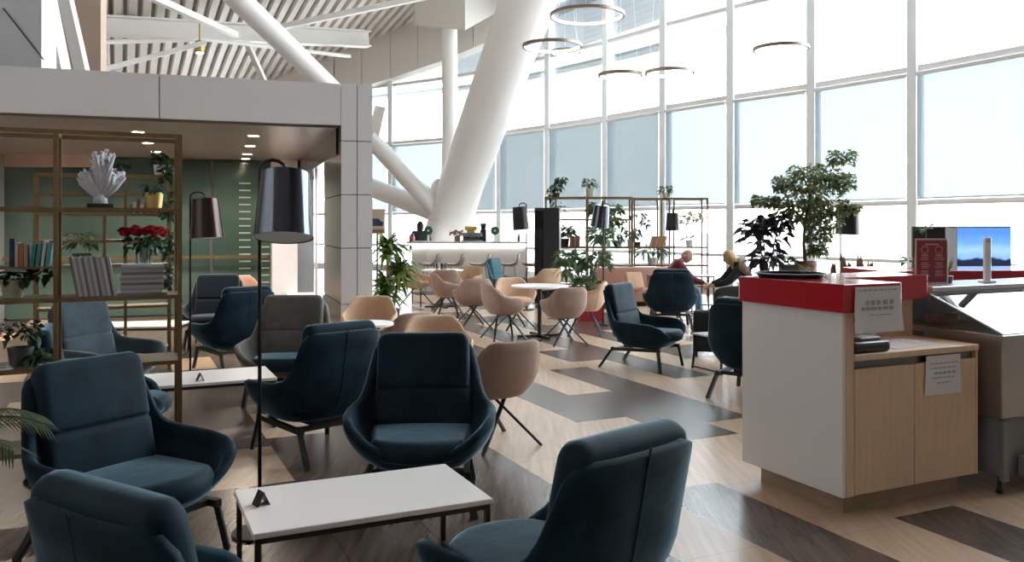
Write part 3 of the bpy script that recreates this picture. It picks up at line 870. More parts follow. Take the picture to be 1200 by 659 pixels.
lounge_at(-1.84, 4.06, 0.86, -0.51, 'blue velvet lounge chair at left of the front coffee table, turned to the right')
lounge_at(-1.42, 6.02, -0.70, 0.71, 'blue velvet lounge chair with its back turned, beside the tall lamp\'s post')
lounge_at(-3.14, 9.45, -0.70, 0.71, 'blue velvet lounge chair with its back turned, beside the grey lounge chair')
lounge_at(-2.07, 7.72, 0.05, -1, 'grey velvet lounge chair, its sheen painted grey, with a blue seat facing the camera', {VELVET: SHEENGREY})
recolour(bpy.data.objects[[o.name for o in bpy.data.objects if o.get('label', '').startswith('grey velvet')][0]], {})
lounge_at(-3.98, 11.2, 0.15, -1, 'navy blue lounge chair in the shade, facing the camera before the green glass wall', {VELVET: DARKVEL, VELVET_SEAT: DARKVEL})
lounge_at(-3.62, 7.55, 0.94, -0.33, 'lounge chair with painted grey-blue sheen, seen through the brass shelving, turned right', {VELVET: SHEENPALE, VELVET_SEAT: SHEENPALE})
lounge_at(-2.76, 5.67, V.x, V.y, 'blue velvet lounge chair half hidden behind the brass shelving at the middle coffee table')
lounge_at(1.52, 9.55, 0.83, -0.56, 'blue velvet lounge chair standing alone in profile, facing right, on the open floor')
lounge_at(2.50, 13.3, 0.12, 0.99, 'blue velvet lounge chair with its back to the camera, before the seated man')
lounge_at(2.32, 7.96, 0.6, 0.8, 'blue velvet lounge chair cut off by the left edge of the white counter')
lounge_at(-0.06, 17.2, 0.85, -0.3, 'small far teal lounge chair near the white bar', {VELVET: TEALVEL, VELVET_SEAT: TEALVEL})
for o in list(bpy.data.objects):
    if o.get('label', '').startswith('grey velvet'):
        for c in kids(o):
            if c.name.startswith('back_cushion'):
                c.material_slots[0].link = 'OBJECT'; c.material_slots[0].material = SHEENGREY

# ------------------------------------------------------------------ tub chairs
TK = [(0, .78), (28, .78), (38, .77), (48, .73), (60, .665), (72, .625), (90, .605), (110, .59), (128, .54), (142, .475), (156, .435), (180, .425)]
def make_tub():
    t = thing('tub_chair', 'x', 'chair', (0, 0, 0), 0, 'upholstered tub chairs')
    bm, plan, sc = shell(0.315, 0.29, 0.30, TK, 0.36, 0.56, 0.62, 0.12, 0.50, 0.035, 0.40, ex=2.35)
    obj('upholstered_shell', bm, SHADEDBEIGE, t, True)
    bm = cushion(0.43, 0.42, 0.08, bulge=0.015, wtop=0.38, front_round=0.05)
    obj('seat_cushion', xform(bm, Matrix.Translation((0, 0.025, 0.445))), BEIGE, t, True)
    for s in (-1, 1):
        bm = BM(); pts = []
        for k in range(6):
            z = 0.40 + (0.715 - 0.40) * k / 5
            x, y = plan(R(58), sc(z), z); pts.append((s * (x + 0.001), y, z))
        tube(bm, pts, 0.003, 5)
        obj('side_seam', bm, mat('taupe_seam', (0.2, 0.14, 0.11), 0.9), t, True)
    bm = BM(); box(bm, (0, 0, 0.352), (0.20, 0.20, 0.02)); obj('seat_plate', bm, BLACK, t)
    for sx in (-1, 1):
        for sy in (-1, 1):
            bm = BM(); bar(bm, (-sx * 0.05, sy * 0.07, 0.355), (sx * 0.25, sy * 0.25, 0.0), 0.026, 0.018); obj('leg', bm, BLACK, t)
    return t
tub = make_tub(); used2 = [False]
def tub_at(x, y, fx, fy, label, c=None):
    if not used2[0]:
        used2[0] = True; o = tub; o.location = (x, y, 0); o.rotation_euler = (0, 0, yaw(fx, fy)); o['label'] = label
    else: o = dup(tub, (x, y, 0), yaw(fx, fy), label)
    if c: recolour(o, {SHADEDBEIGE: c})
    return o
tub_at(-0.13, 6.20, -0.55, 0.83, 'shade-painted tub chair with its rounded back to us, right behind the front blue lounge chair')
tub_at(-0.66, 7.42, 0.25, -0.97, 'beige tub chair on the far side of the table behind the front blue lounge chair', BEIGE)
tub_at(-1.10, 8.15, -0.75, 0.66, 'shade-painted tub chair whose back shows between two beige ones, above the lounge chairs')
tub_at(-1.62, 9.55, 0.05, -1, 'beige tub chair facing us, beside the clad pier', BEIGE)
tub_at(-0.12, 11.9, 0.9, 0.40, 'shade-painted tub chair at left of the round white table, facing it')
tub_at(0.70, 11.45, -0.35, 0.94, 'shade-painted tub chair with its back to us, in front of the round white table')
tub_at(1.08, 12.35, -0.95, 0.1, 'beige tub chair at right of the round white table beside the red planter', BEIGE)
tub_at(0.06, 13.1, 0.35, -0.94, 'beige tub chair behind the round white table, facing the camera', BEIGE)
tub_at(-0.62, 13.25, -0.3, 0.95, 'shade-painted tub chair standing back to back behind the round table group')
tub_at(-1.12, 14.75, 0.9, 0.3, 'shade-painted tub chair in profile at the far table, left of the round table group')
tub_at(-1.92, 16.9, 0.85, -0.4, 'beige tub chair at left of the far table with glasses', BEIGE)
tub_at(-0.92, 17.0, -0.5, -0.87, 'beige tub chair behind the far table with glasses', BEIGE)
tub_at(-1.28, 16.0, -0.1, 1.0, 'shade-painted tub chair with its back to us at the far table with glasses')
tub_at(-4.25, 13.6, 0.6, -0.5, 'brown tub chair in the shade by the green glass wall', TANLEATHER)
tub_at(0.62, 16.4, -0.5, 0.8, 'small beige tub chair beside the far teal lounge chair', BEIGE)

# ------------------------------------------------------------------ tables
def coffee_table(x, y, rz, label, L=1.02, D=0.60, H=0.40, first=[None]):
    if first[0]:
        return dup(first[0], (x, y, 0), rz, label)
    t = thing('coffee_table', label, 'table', (x, y, 0), rz, 'low white coffee tables'); first[0] = t
    bm = BM(); rbox(bm, (0, 0, H - 0.012), (L, D, 0.024), 0.003, 1); obj('tabletop', bm, WHITETOP, t)
    bm = BM()
    for s in (-1, 1):
        box(bm, (0, s * (D / 2 - 0.02), H - 0.036), (L - 0.02, 0.02, 0.024)); box(bm, (s * (L / 2 - 0.02), 0, H - 0.036), (0.02, D - 0.06, 0.024))
        box(bm, (s * (L / 2 - 0.02), 0, 0.012), (0.02, D - 0.06, 0.02))
    obj('table_frame', bm, DARKBRONZE, t)
    for sx in (-1, 1):
        for sy in (-1, 1):
            bm = BM(); box(bm, (sx * (L / 2 - 0.02), sy * (D / 2 - 0.02), (H - 0.048) / 2), (0.022, 0.022, H - 0.048)); obj('leg', bm, DARKBRONZE, t)
    return t
nr = Vector((-0.083, 3.70)); c = nr - V * 0.51 + U * 0.30
CT = coffee_table(c.x, c.y, G25, 'low white coffee table in the foreground between the blue lounge chairs')
c2 = Vector((-1.86, 6.66)) - V * 0.51 + U * 0.30
coffee_table(c2.x, c2.y, G25, 'low white coffee table in the middle, crossed by the brass shelf post')
coffee_table(W(165, 10.3), 10.3, R(5), 'low pale coffee table seen through the brass shelving, farthest of the three')
def table_tent(x, y, z, rz, label):
    t = thing('table_tent', label, 'table sign', (x, y, z), rz, 'black table tents')
    bm = BM(); rings_loft(bm, [[Vector((-0.03, s * 0.03, 0)), Vector((0, s * 0.03, 0.06)), Vector((0.004, s * 0.03, 0.056)), Vector((-0.024, s * 0.03, 0))] for s in (-1, 1)])
    obj('card_panel', bm, DARKBRONZE, t)
    bm = BM(); rings_loft(bm, [[Vector((0.03, s * 0.03, 0)), Vector((0, s * 0.03, 0.06)), Vector((-0.004, s * 0.03, 0.056)), Vector((0.024, s * 0.03, 0))] for s in (-1, 1)])
    obj('card_panel', bm, DARKBRONZE, t)
    return t
tp = p3(306, 588, 3.62); table_tent(tp.x, 3.62, 0.40, R(40), 'small black tent sign on the foreground coffee table')
tp = Vector((-2.42, 6.52)); table_tent(tp.x, tp.y, 0.40, R(30), 'small black tent sign on the middle coffee table')
# dining tables
def dining_table(x, y, label, r=0.42, square=False, rz=0):
    t = thing('dining_table', label, 'table', (x, y, 0), rz, 'white pedestal dining tables')
    bm = BM()
    if square: rbox(bm, (0, 0, 0.73), (0.7, 0.7, 0.024), 0.004, 1)
    else: lathe(bm, [(0, 0.718), (r - 0.004, 0.718), (r, 0.722), (r, 0.738), (r - 0.004, 0.742), (0, 0.742)], 48)
    obj('tabletop', bm, WHITETOP, t)
    bm = BM(); tube(bm, [(0, 0, 0.03), (0, 0, 0.70)], 0.03, 14); box(bm, (0, 0, 0.71), (0.3, 0.3, 0.015)); obj('pedestal', bm, BLACK, t)
    for a in (R(20), R(110)):
        bm = BM(); bar(bm, (-0.34 * math.cos(a), -0.34 * math.sin(a), 0.02), (0.34 * math.cos(a), 0.34 * math.sin(a), 0.02), 0.05, 0.03); obj('foot_bar', bm, BLACK, t)
    return t
dining_table(0.40, 12.15, 'round white pedestal table among tub chairs near the middle of the photo')
dining_table(-0.73, 6.34, 'round white pedestal table mostly hidden behind the front blue lounge chair', 0.32)
dining_table(-1.30, 7.45, 'small round white pedestal table before the beige tub chair at the pier', 0.25)
dining_table(-1.38, 16.55, 'far white table carrying drinking glasses near the bar')
for k, (dx, dy) in enumerate(((-0.10, 0.1), (0.0, 0.0), (0.06, 0.08))):
    o = tag(obj('drinking_glass', (lambda b: (lathe(b, [(0.025, 0), (0.033, 0.13), (0.030, 0.13), (0.023, 0.006), (0, 0.006)], 12), b)[1])(BM()), glass_mat('tumbler_glass_%d' % k, (0.9, 0.93, 0.95), 2.5), None, True),
            ('drinking glass at left', 'drinking glass in the middle', 'drinking glass at right')[k] + ' of the three on the far white table', 'glass', 'glasses on the far table')
    o.location = (-1.38 + dx, 16.55 + dy, 0.742)
# small occasional tables
def side_table(x, y, rz, label, s=0.5):
    t = thing('side_table', label, 'table', (x, y, 0), rz)
    bm = BM(); rbox(bm, (0, 0, 0.39), (s, s, 0.02), 0.003, 1); obj('tabletop', bm, WHITETOP, t)
    for sx in (-1, 1):
        for sy in (-1, 1):
            bm = BM(); bar(bm, (sx * (s / 2 - 0.03), sy * (s / 2 - 0.03), 0.38), (sx * (s / 2), sy * (s / 2), 0.0), 0.02, 0.02); obj('leg', bm, BLACK, t)
    bm = BM()
    for sx in (-1, 1): box(bm, (sx * (s / 2 - 0.005), 0, 0.025), (0.016, s, 0.016))
    obj('floor_rail', bm, BLACK, t)
    return t
side_table(2.36, 9.33, G25, 'small white side table with black legs between lounge chair and suitcase')

# ------------------------------------------------------------------ floor lamps
def floor_lamp(x, y, ztop, zbot, r0, r1, label, shade_m, tilt=(0, 0), side=1, rod=0.011, off=None):
    """stem at the thing's origin, shade hung beside the stem from an arched hook"""
    t = thing('floor_lamp', label, 'floor lamp', (x, y, 0), 0, 'floor lamps with metal drum shades')
    bm = BM(); lathe(bm, [(0, 0), (0.14, 0), (0.14, 0.012), (0.02, 0.02), (0, 0.02)], 28); obj('lamp_base', bm, BLACK, t)
    ox = off if off is not None else side * (r0 + 0.01)
    h = ztop - zbot
    bm = BM()
    arc = [(0, 0, 0.015), (0, 0, ztop - 0.12), (0, 0, ztop + 0.02)]
    arc += [(ox * (0.5 - 0.5 * math.cos(a)), 0, ztop + 0.02 + 0.05 * math.sin(a)) for a in (0.5, 1.0, 1.57, 2.1, 2.6, 3.14)]
    arc += [(ox, 0, ztop - 0.01)]
    tube(bm, arc, rod, 8); obj('lamp_pole', bm, BLACK, t, True)
    M = Matrix.Translation((ox, 0, ztop)) @ Matrix.Rotation(tilt[0], 4, 'X') @ Matrix.Rotation(tilt[1], 4, 'Y')
    M3 = M.to_3x3(); 
    bm = BM(); lathe(bm, [(0.0, 0.0), (r0 - 0.004, 0.0), (r0, -0.004), (r1, -h), (r1 - 0.004, -h)], 40, (ox, 0, ztop), M3, caps=False)
    sh = obj('lamp_shade', bm, shade_m, t, True, angle=35)
    bm = BM(); lathe(bm, [(0.0, -0.006), (r0 - 0.008, -0.008), (r1 - 0.005, -h + 0.004), (0.0, -h + 0.012)], 32, (ox, 0, ztop), M3, caps=False)
    obj('shade_lining', bm, SHADEIN, sh, True, angle=35)
    return t
floor_lamp(-1.315, 4.38, 1.875, 1.53, 0.122, 0.152, 'tall floor lamp with a big dark chrome shade, nearest of all lamps', CHROMEDARK, (R(-13), R(-2)), 1, 0.010, off=0.135)
floor_lamp(W(223, 8.4), 8.4, 1.87, 1.475, 0.125, 0.165, 'floor lamp with dark bronze shade between shelving and green glass wall', BRONZESH, (R(-3), R(-4)), 1, off=0.15)
floor_lamp(W(617, 16), 16.0, 1.97, 1.53, 0.13, 0.155, 'black floor lamp left of the black tower by the plant shelf', BLACKSH, (R(2), R(-5)), -1, off=-0.14)
floor_lamp(W(707, 13.6), 13.6, 1.94, 1.585, 0.12, 0.15, 'chrome floor lamp in front of the left half of the brass plant shelf', CHROMEDARK, (R(10), R(6)), 1, off=-0.02)
floor_lamp(W(790, 16.6), 16.6, 1.86, 1.51, 0.11, 0.14, 'black floor lamp before the right half of the brass plant shelf', BLACKSH, (0, 0), 1, off=-0.03)
floor_lamp(W(985, 10.6), 10.6, 1.84, 1.49, 0.13, 0.15, 'black floor lamp to the right of the leafy tree', BLACKSH, (0, R(2)), 1, off=0.10)

# ------------------------------------------------------------------ the white and maple service counter (local x along V, y along U)
C0 = Vector((1.792, 4.56))
def cpt(a, b, z=0.0): c = C0 + V * a + U * b; return (c.x, c.y, z)
def counter():
    t = thing('service_counter', 'maple service counter with white end panel and red gloss raised ledge', 'counter', cpt(0, 0), G25)
    bm = BM(); rbox(bm, (0.012, 0.405, 0.625), (0.024, 0.81, 1.01), 0.002, 1); obj('end_panel', bm, WHITEGLOSS, t)
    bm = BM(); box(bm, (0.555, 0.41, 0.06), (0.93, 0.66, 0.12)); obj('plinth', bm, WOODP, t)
    bm = BM()
    box(bm, (0.055, 0.03, 0.625), (0.06, 0.06, 1.01)); box(bm, (0.055, 0.42, 1.0), (0.06, 0.72, 0.25))
    box(bm, (0.565, 0.42, 0.49), (1.03, 0.75, 0.735)); box(bm, (1.085, 0.40, 0.50), (0.018, 0.80, 0.76))
    box(bm, (0.60, 0.62, 1.01), (1.02, 0.30, 0.24)); box(bm, (0.44, 0.45, 1.01), (0.03, 0.06, 0.24))
    obj('carcass', bm, WOOD, t)
    bm = BM(); rbox(bm, (0.585, 0.235, 0.878), (1.0, 0.50, 0.036), 0.003, 1); obj('worktop', bm, WOOD, t)
    bm = BM(); box(bm, (0.585, 0.032, 0.835), (0.98, 0.012, 0.045)); obj('handle_strip', bm, GREYD, t)
    for x0, x1 in ((0.092, 0.555), (0.560, 1.074)):
        bm = BM(); rbox(bm, ((x0 + x1) / 2, 0.011, 0.468), (x1 - x0, 0.022, 0.69), 0.002, 1); obj('door', bm, WOOD, t)
    # the L-shaped red ledge: one slab along the end panel, one along the customers' side
    bm = BM()
    poly = [(-0.035, -0.045), (0.40, -0.045), (0.40, 0.42), (1.19, 0.42), (1.19, 0.80), (-0.035, 0.80)]
    prism(bm, poly, 1.13, 1.285)
    bmesh.ops.bevel(bm, geom=[e for e in bm.edges], offset=0.005, segments=2, profile=0.5, affect='EDGES')
    obj('red_ledge', bm, RED, t)
counter()
def paper(name, label, w, h, a, b, z, tilt, curl, lines, seed, cat='notice', ink=INK):
    """a sheet hanging down a front face from its top edge"""
    r = random.Random(seed)
    t = thing(name, label, cat, cpt(a, b, z), G25 + tilt)
    bm = BM(); nx, nz = 6, 8
    def P(i, k, off=0.0):
        u = i / nx; v = k / nz
        return Vector(((u - 0.5) * w * (1 + 0.10 * v * (1 if curl else 0)), -0.004 - off - curl * v * v - 0.004 * math.sin(u * 5 + seed) * v, -v * h))
    for off in (0.0,):
        A = [[bm.verts.new(P(i, k, 0.0015)) for k in range(nz + 1)] for i in range(nx + 1)]
        B = [[bm.verts.new(P(i, k, 0.0)) for k in range(nz + 1)] for i in range(nx + 1)]
        for i in range(nx):
            for k in range(nz):
                bm.faces.new((A[i][k], A[i][k + 1], A[i + 1][k + 1], A[i + 1][k])); bm.faces.new((B[i][k], B[i + 1][k], B[i + 1][k + 1], B[i][k + 1]))
    obj('sheet', bm, PAPER, t, True)
    for (v0, h0, segs) in lines:
        bm = BM()
        for (u0, u1) in segs:
            v = v0
            y = -0.0075 - curl * v * v
            box(bm, (((u0 + u1) / 2 - 0.5) * w, y - 0.001, -v * h), ((u1 - u0) * w, 0.001, h0 * h))
        obj('print_line', bm, ink, t)
    return t
def words(r, n, u0=0.1, u1=0.9):
    out = []; u = u0
    while u < u1 - 0.04:
        L = r.uniform(0.05, 0.13); out.append((u, min(u + L, u1))); u += L + 0.03
    return out
r_ = random.Random(3)
paper('paper_notice', 'white paper notice taped to the red ledge of the counter', 0.335, 0.25, 0.205, -0.050, 1.27, 0.0, 0.012,
      [(0.08, 0.03, words(r_, 1, 0.05, 0.95)), (0.35, 0.10, [(0.22, 0.30), (0.34, 0.42), (0.46, 0.54), (0.6, 0.7), (0.76, 0.84)]), (0.48, 0.07, words(r_, 1, 0.12, 0.9)), (0.62, 0.02, words(r_, 1, 0.3, 0.8))], 3)
paper('paper_notice', 'white paper notice taped on the right maple cupboard door', 0.285, 0.225, 0.785, -0.004, 0.85, 0.0, 0.003,
      [(0.2, 0.03, words(r_, 1)), (0.32, 0.03, words(r_, 1)), (0.45, 0.05, words(r_, 1, 0.2, 0.9)), (0.57, 0.03, words(r_, 1, 0.15, 0.8)), (0.7, 0.03, words(r_, 1, 0.3, 0.7))], 5)
# on the worktop, under the ledge
t = thing('card_terminal', 'black payment terminal lying on the worktop under the red ledge', 'terminal', cpt(0.22, 0.06, 0.897), G25)
bm = BM(); rbox(bm, (0.02, 0.03, 0.03), (0.28, 0.17, 0.058), 0.018, 2); obj('body', bm, BLACKP, t)
bm = BM(); rbox(bm, (0.05, 0.04, 0.066), (0.16, 0.10, 0.022), 0.008, 2); obj('screen_block', bm, GREYM, t)
bm = BM(); tube(bm, [(0.11, 0.02, 0.02), (0.16, 0.05, 0.01), (0.2, 0.1, 0.006)], 0.005, 6); obj('cable', bm, BLACK, t)
t = thing('paper_sheet', 'loose printed paper sheet lying on the maple worktop', 'paper', cpt(0.66, 0.20, 0.897), G25 + 0.15)
bm = BM(); box(bm, (0, 0, 0.001), (0.42, 0.24, 0.002)); obj('sheet', bm, PAPER, t)
bm = BM()
for k in range(7): box(bm, (0.0, -0.09 + k * 0.03, 0.0025), (0.34 - 0.03 * (k % 3), 0.006, 0.001))
obj('print_lines', bm, INKRED, t)
t = thing('bottle', 'small bottle with red cap standing on the maple worktop', 'bottle', cpt(0.47, 0.34, 0.897), 0)
bm = BM(); lathe(bm, [(0, 0), (0.026, 0), (0.028, 0.01), (0.028, 0.085), (0.014, 0.105), (0.013, 0.12), (0, 0.12)], 16); obj('body', bm, mat('pinkish_bottle', (0.6, 0.36, 0.34), 0.3), t, True, angle=40)
bm = BM(); lathe(bm, [(0, 0.12), (0.018, 0.12), (0.014, 0.15), (0.005, 0.165), (0, 0.165)], 14); obj('cap', bm, RED, t)
t = thing('bottle', 'slim cream squeeze bottle with pointed tip on the maple worktop', 'bottle', cpt(0.62, 0.37, 0.897), 0)
bm = BM(); lathe(bm, [(0, 0), (0.027, 0), (0.027, 0.10), (0.02, 0.12), (0, 0.12)], 16); obj('body', bm, CREAM, t, True, angle=40)
bm = BM(); lathe(bm, [(0, 0.12), (0.02, 0.12), (0.006, 0.19), (0, 0.2)], 14); obj('nozzle', bm, CREAM, t)

def display_case():
    t = thing('display_case', 'steel refrigerated display case with sloping glass at the right edge', 'display case', cpt(1.168, 0.05), G25)
    L = 1.9
    bm = BM()
    rbox(bm, (L / 2 + 0.02, 0.13, 0.70), (L, 0.54, 0.50), 0.006, 1); obj('body', bm, STEEL, t)
    bm = BM(); box(bm, (L / 2 + 0.02, 0.14, 0.275), (L - 0.02, 0.50, 0.34)); obj('machine_housing', bm, GREYM, t)
    bm = BM()
    for k in range(14): box(bm, (L / 2 + 0.12, -0.118, 0.24 + k * 0.017), (L - 0.3, 0.014, 0.007))
    obj('vent_grille', bm, GREYD, t)
    bm = BM(); rbox(bm, (L / 2 + 0.1, -0.15, 0.155), (L - 0.15, 0.05, 0.13), 0.01, 2); obj('kick_panel', bm, GREYM, t)
    for x in (0.05, L - 0.02):
        bm = BM(); box(bm, (x, -0.13, 0.26), (0.05, 0.03, 0.36)); obj('corner_post', bm, GREYM, t)
        for y in (-0.10, 0.36):
            bm = BM(); lathe(bm, [(0, 0), (0.02, 0), (0.02, 0.02), (0.012, 0.03), (0.012, 0.11), (0, 0.11)], 12, (x, y, 0)); obj('foot', bm, BLACK, t)
    # glass well: slanted service glass, end glass, steel deck inside, top shelf
    bm = BM(); rings_loft(bm, [[Vector((x, -0.13, 0.955)), Vector((x, -0.122, 0.955)), Vector((x, 0.368, 1.155)), Vector((x, 0.36, 1.155))] for x in (0.03, L)]); obj('sloping_glass', bm, GLASSD, t)
    bm = BM(); a = [bm.verts.new(v) for v in ((0.03, -0.12, 0.95), (0.03, 0.39, 0.95), (0.03, 0.39, 1.15), (0.03, 0.36, 1.15))]; b = [bm.verts.new((v.co.x + 0.008, v.co.y, v.co.z)) for v in a]
    bm.faces.new(a[::-1]); bm.faces.new(b)
    for k in range(4): bm.faces.new((a[k], a[(k + 1) % 4], b[(k + 1) % 4], b[k]))
    obj('end_glass', bm, GLASSD, t)
    for xx in (0.034, 0.95):
        bm = BM(); bar(bm, (xx, -0.13, 0.958), (xx, 0.365, 1.16), 0.010, 0.008); obj('glass_edge', bm, mat('glass_edge', (0.55, 0.66, 0.68), 0.2), t)
    bm = BM(); rbox(bm, (L / 2 + 0.07, 0.58, 1.185), (L - 0.02, 0.40, 0.035), 0.004, 1); obj('top_shelf', bm, mat('pale_steel_shelf', (0.60, 0.58, 0.58), 0.22, metal=0.3), t)
    bm = BM(); box(bm, (L / 2 + 0.02, 0.37, 1.14), (L, 0.03, 0.05)); box(bm, (L / 2 + 0.08, 0.74, 0.60), (L - 0.1, 0.03, 1.14)); obj('rear_frame', bm, GREYM, t)
    bm = BM(); box(bm, (L / 2 + 0.02, 0.55, 0.93), (L - 0.02, 0.35, 0.04)); obj('display_deck', bm, STEEL, t)
    return t
display_case()
for k, (a, b, col, lab) in enumerate(((1.42, 0.5, (0.16, 0.02, 0.02), 'dark red snack pack lying inside the display case'), (1.75, 0.55, (0.6, 0.6, 0.62), 'white tray lying inside the display case'))):
    bm = BM(); rbox(bm, (0, 0, 0.03), (0.2, 0.13, 0.06), 0.02, 2); o = tag(obj('snack_tray', bm, mat('snack_%d' % k, col, 0.4)), lab, 'tray'); o.location = cpt(a, b, 0.951); o.rotation_euler = (0, 0, G25)
# menu holder on the display case's shelf
t = thing('menu_holder', 'burgundy menu card in an upright acrylic holder beside the red ledge', 'menu', cpt(1.45, 0.60, 1.203), R(4))
bm = BM(); rbox(bm, (0, 0, 0.157), (0.235, 0.006, 0.31), 0.002, 1); box(bm, (0, 0.0, 0.004), (0.22, 0.08, 0.006)); obj('acrylic_frame', bm, mat('acrylic_frame', (0.60, 0.52, 0.52), 0.15), t)
bm = BM(); box(bm, (0, -0.004, 0.158), (0.21, 0.002, 0.285)); obj('menu_sheet', bm, MENUBG, t)
bm = BM(); rr = random.Random(4)
box(bm, (0, -0.006, 0.272), (0.10, 0.001, 0.008)); 
for col in (-0.05, 0.05):
    for k in range(4):
        if k == 0: lathe(bm, [(0.022, -0.0005), (0.026, -0.0005), (0.026, 0.0005), (0.022, 0.0005)], 16, (col, -0.006, 0.235), Matrix.Rotation(R(90), 3, 'X'), caps=False)
        else:
            z = 0.20 - (k - 1) * 0.055
            box(bm, (col, -0.006, z), (0.05, 0.001, 0.006))
            for q in range(3): box(bm, (col + rr.uniform(-.006, .006), -0.006, z - 0.012 - q * 0.01), (rr.uniform(.045, .075), 0.001, 0.0035))
obj('print_lines', bm, MENUINK, t)
t = thing('acrylic_stand', 'slim white upright acrylic stand on the display case before the television', 'stand', cpt(1.99, 0.58, 1.203), 0)
bm = BM(); rbox(bm, (0, 0, 0.16), (0.045, 0.03, 0.31), 0.004, 1); obj('column', bm, mat('white_acrylic', (0.75, 0.74, 0.76), 0.15), t)
bm = BM(); rbox(bm, (0, 0, 0.006), (0.09, 0.08, 0.012), 0.003, 1); obj('foot_plate', bm, mat('white_acrylic', (0.75, 0.74, 0.76), 0.15), t)
bm = BM(); box(bm, (0, -0.0165, 0.29), (0.025, 0.003, 0.014)); obj('print_mark', bm, INK, t)
t = thing('aloe_plant', 'dark spiky potted aloe on the display case beside the menu holder', 'plant', cpt(1.66, 0.66, 1.203), 0)
bm = BM(); lathe(bm, [(0, 0), (0.045, 0), (0.055, 0.05), (0.05, 0.05), (0, 0.045)], 18); obj('pot', bm, POTD, t, True, angle=40)
bm = BM(); rr = random.Random(8)
for k in range(12):
    a = k * 2.4; tl = 0.15 + 0.5 * (k / 12); leaf(bm, (0, 0, 0.045), (math.cos(a) * tl, math.sin(a) * tl, 1), rr.uniform(0.10, 0.2), 0.03, (math.cos(a), math.sin(a), 0.2), 0.05)
obj('foliage', bm, GREEN, t)
# second red-topped counter beyond the case
t = thing('service_counter', 'second counter with red top at the far right, behind the display case', 'counter', (4.05, 7.35, 0), R(8))
bm = BM(); box(bm, (0, 0, 0.55), (2.0, 0.6, 1.10)); obj('cabinet', bm, WHITEGLOSS, t)
bm = BM(); rbox(bm, (0, 0, 1.165), (2.08, 0.7, 0.13), 0.004, 1); obj('red_ledge', bm, RED, t)
# television on a stand
t = thing('television', 'wide flat television showing blue sky, on a black stand by the windows', 'television', (4.81, 9.0, 0), R(-2))
bm = BM(); rbox(bm, (0, 0, 1.345), (1.03, 0.05, 0.50), 0.006, 1); obj('cabinet', bm, BLACKP, t)
bm = BM(); box(bm, (0.225, -0.0275, 1.35), (0.56, 0.004, 0.46)); obj('screen', bm, SCREEN, t)
bm = BM(); box(bm, (-0.12, -0.0275, 1.35), (0.12, 0.004, 0.46)); obj('screen_border', bm, mat('grey_screen_border', (0.2, 0.2, 0.22), 0.3, emit=(0.55, 0.55, 0.6), estr=0.05), t)
bm = BM(); box(bm, (0, 0.04, 0.6), (0.08, 0.05, 1.2)); box(bm, (0, 0.02, 0.01), (0.6, 0.4, 0.02)); obj('stand', bm, BLACK, t)

# ------------------------------------------------------------------ plants on and behind the counter
t = thing('serving_tray', 'round dark tray on the red ledge in front of the tree', 'tray', cpt(0.20, 0.60, 1.286), 0)
bm = BM(); lathe(bm, [(0, 0), (0.19, 0), (0.215, 0.022), (0.208, 0.022), (0.186, 0.006), (0, 0.006)], 40); obj('dish', bm, TRAYM, t, True, angle=40)
bm = BM(); lathe(bm, [(0.205, 0.019), (0.217, 0.019), (0.217, 0.027), (0.205, 0.027), (0.205, 0.019)], 40, caps=False); obj('rim', bm, BLACKP, t, True, angle=40)
t = thing('planter_cabinet', 'low white cabinet behind the red ledge carrying tree and burgundy plant', 'cabinet', (3.3, 9.6, 0), R(2))
bm = BM(); rbox(bm, (0, 0, 0.48), (1.3, 0.45, 0.86), 0.004, 1); obj('body', bm, WHITEGLOSS, t)
bm = BM(); rbox(bm, (0, 0, 0.93), (1.34, 0.5, 0.04), 0.004, 1); obj('top', bm, WHITETOP, t)
bm = BM(); box(bm, (0, 0, 0.025), (1.2, 0.38, 0.05)); obj('plinth', bm, BLACKP, t)
def pot(t, r, h, m, r0=None, c=(0, 0, 0)):
    r0 = r0 or r * 0.8
    bm = BM(); lathe(bm, [(0, 0), (r0, 0), (r, h), (r * 0.9, h), (r * 0.88, h - 0.02), (0, h - 0.02)], 24, c); return obj('pot', bm, m, t, True, angle=40)
def crown(bm, r, blobs, n, L, W_, up=0.2, droop=0.3):
    for k in range(n):
        c, rad = r.choice(blobs)
        d = rdir(r, up); q = Vector(c) + Vector((d.x * rad[0], d.y * rad[1], d.z * rad[2])) * (r.random() ** 0.4)
        dd = (d + rdir(r, 0.0) * 0.8)
        leaf(bm, q, dd, L * r.uniform(0.7, 1.2), W_ * r.uniform(0.8, 1.2), rdir(r, 1.5), droop)
YT = 9.55
t = thing('potted_tree', 'tall leafy ficus tree in a patterned pot behind the red ledge', 'plant', (W(944, YT), YT, 0.95), 0)
pot(t, 0.125, 0.25, POTP, 0.115)
bm = BM(); tube(bm, [(0, 0, 0.2), (-0.02, 0, 0.45), (0.0, 0.02, 0.7), (0.06, 0, 1.0), (0.12, 0.02, 1.2)], [0.024, 0.02, 0.017, 0.012, 0.006], 8)
for (a, b) in (((0.0, 0.02, 0.62), (-0.25, 0.05, 0.98)), ((0.02, 0, 0.8), (0.32, -0.05, 1.15)), ((0.05, 0, 0.98), (-0.05, 0.1, 1.35)), ((0.0, 0.02, 0.66), (-0.3, -0.1, 0.82)), ((0.1, 0.02, 1.1), (0.42, 0.05, 1.48)), ((0.0, 0, 0.5), (0.3, 0.1, 0.78))):
    tube(bm, [a, ((a[0] + b[0]) / 2, (a[1] + b[1]) / 2, (a[2] + b[2]) / 2 + 0.05), b], [0.012, 0.008, 0.004], 6)
obj('trunk', bm, BARK, t, True)
bm = BM(); rr = random.Random(21)
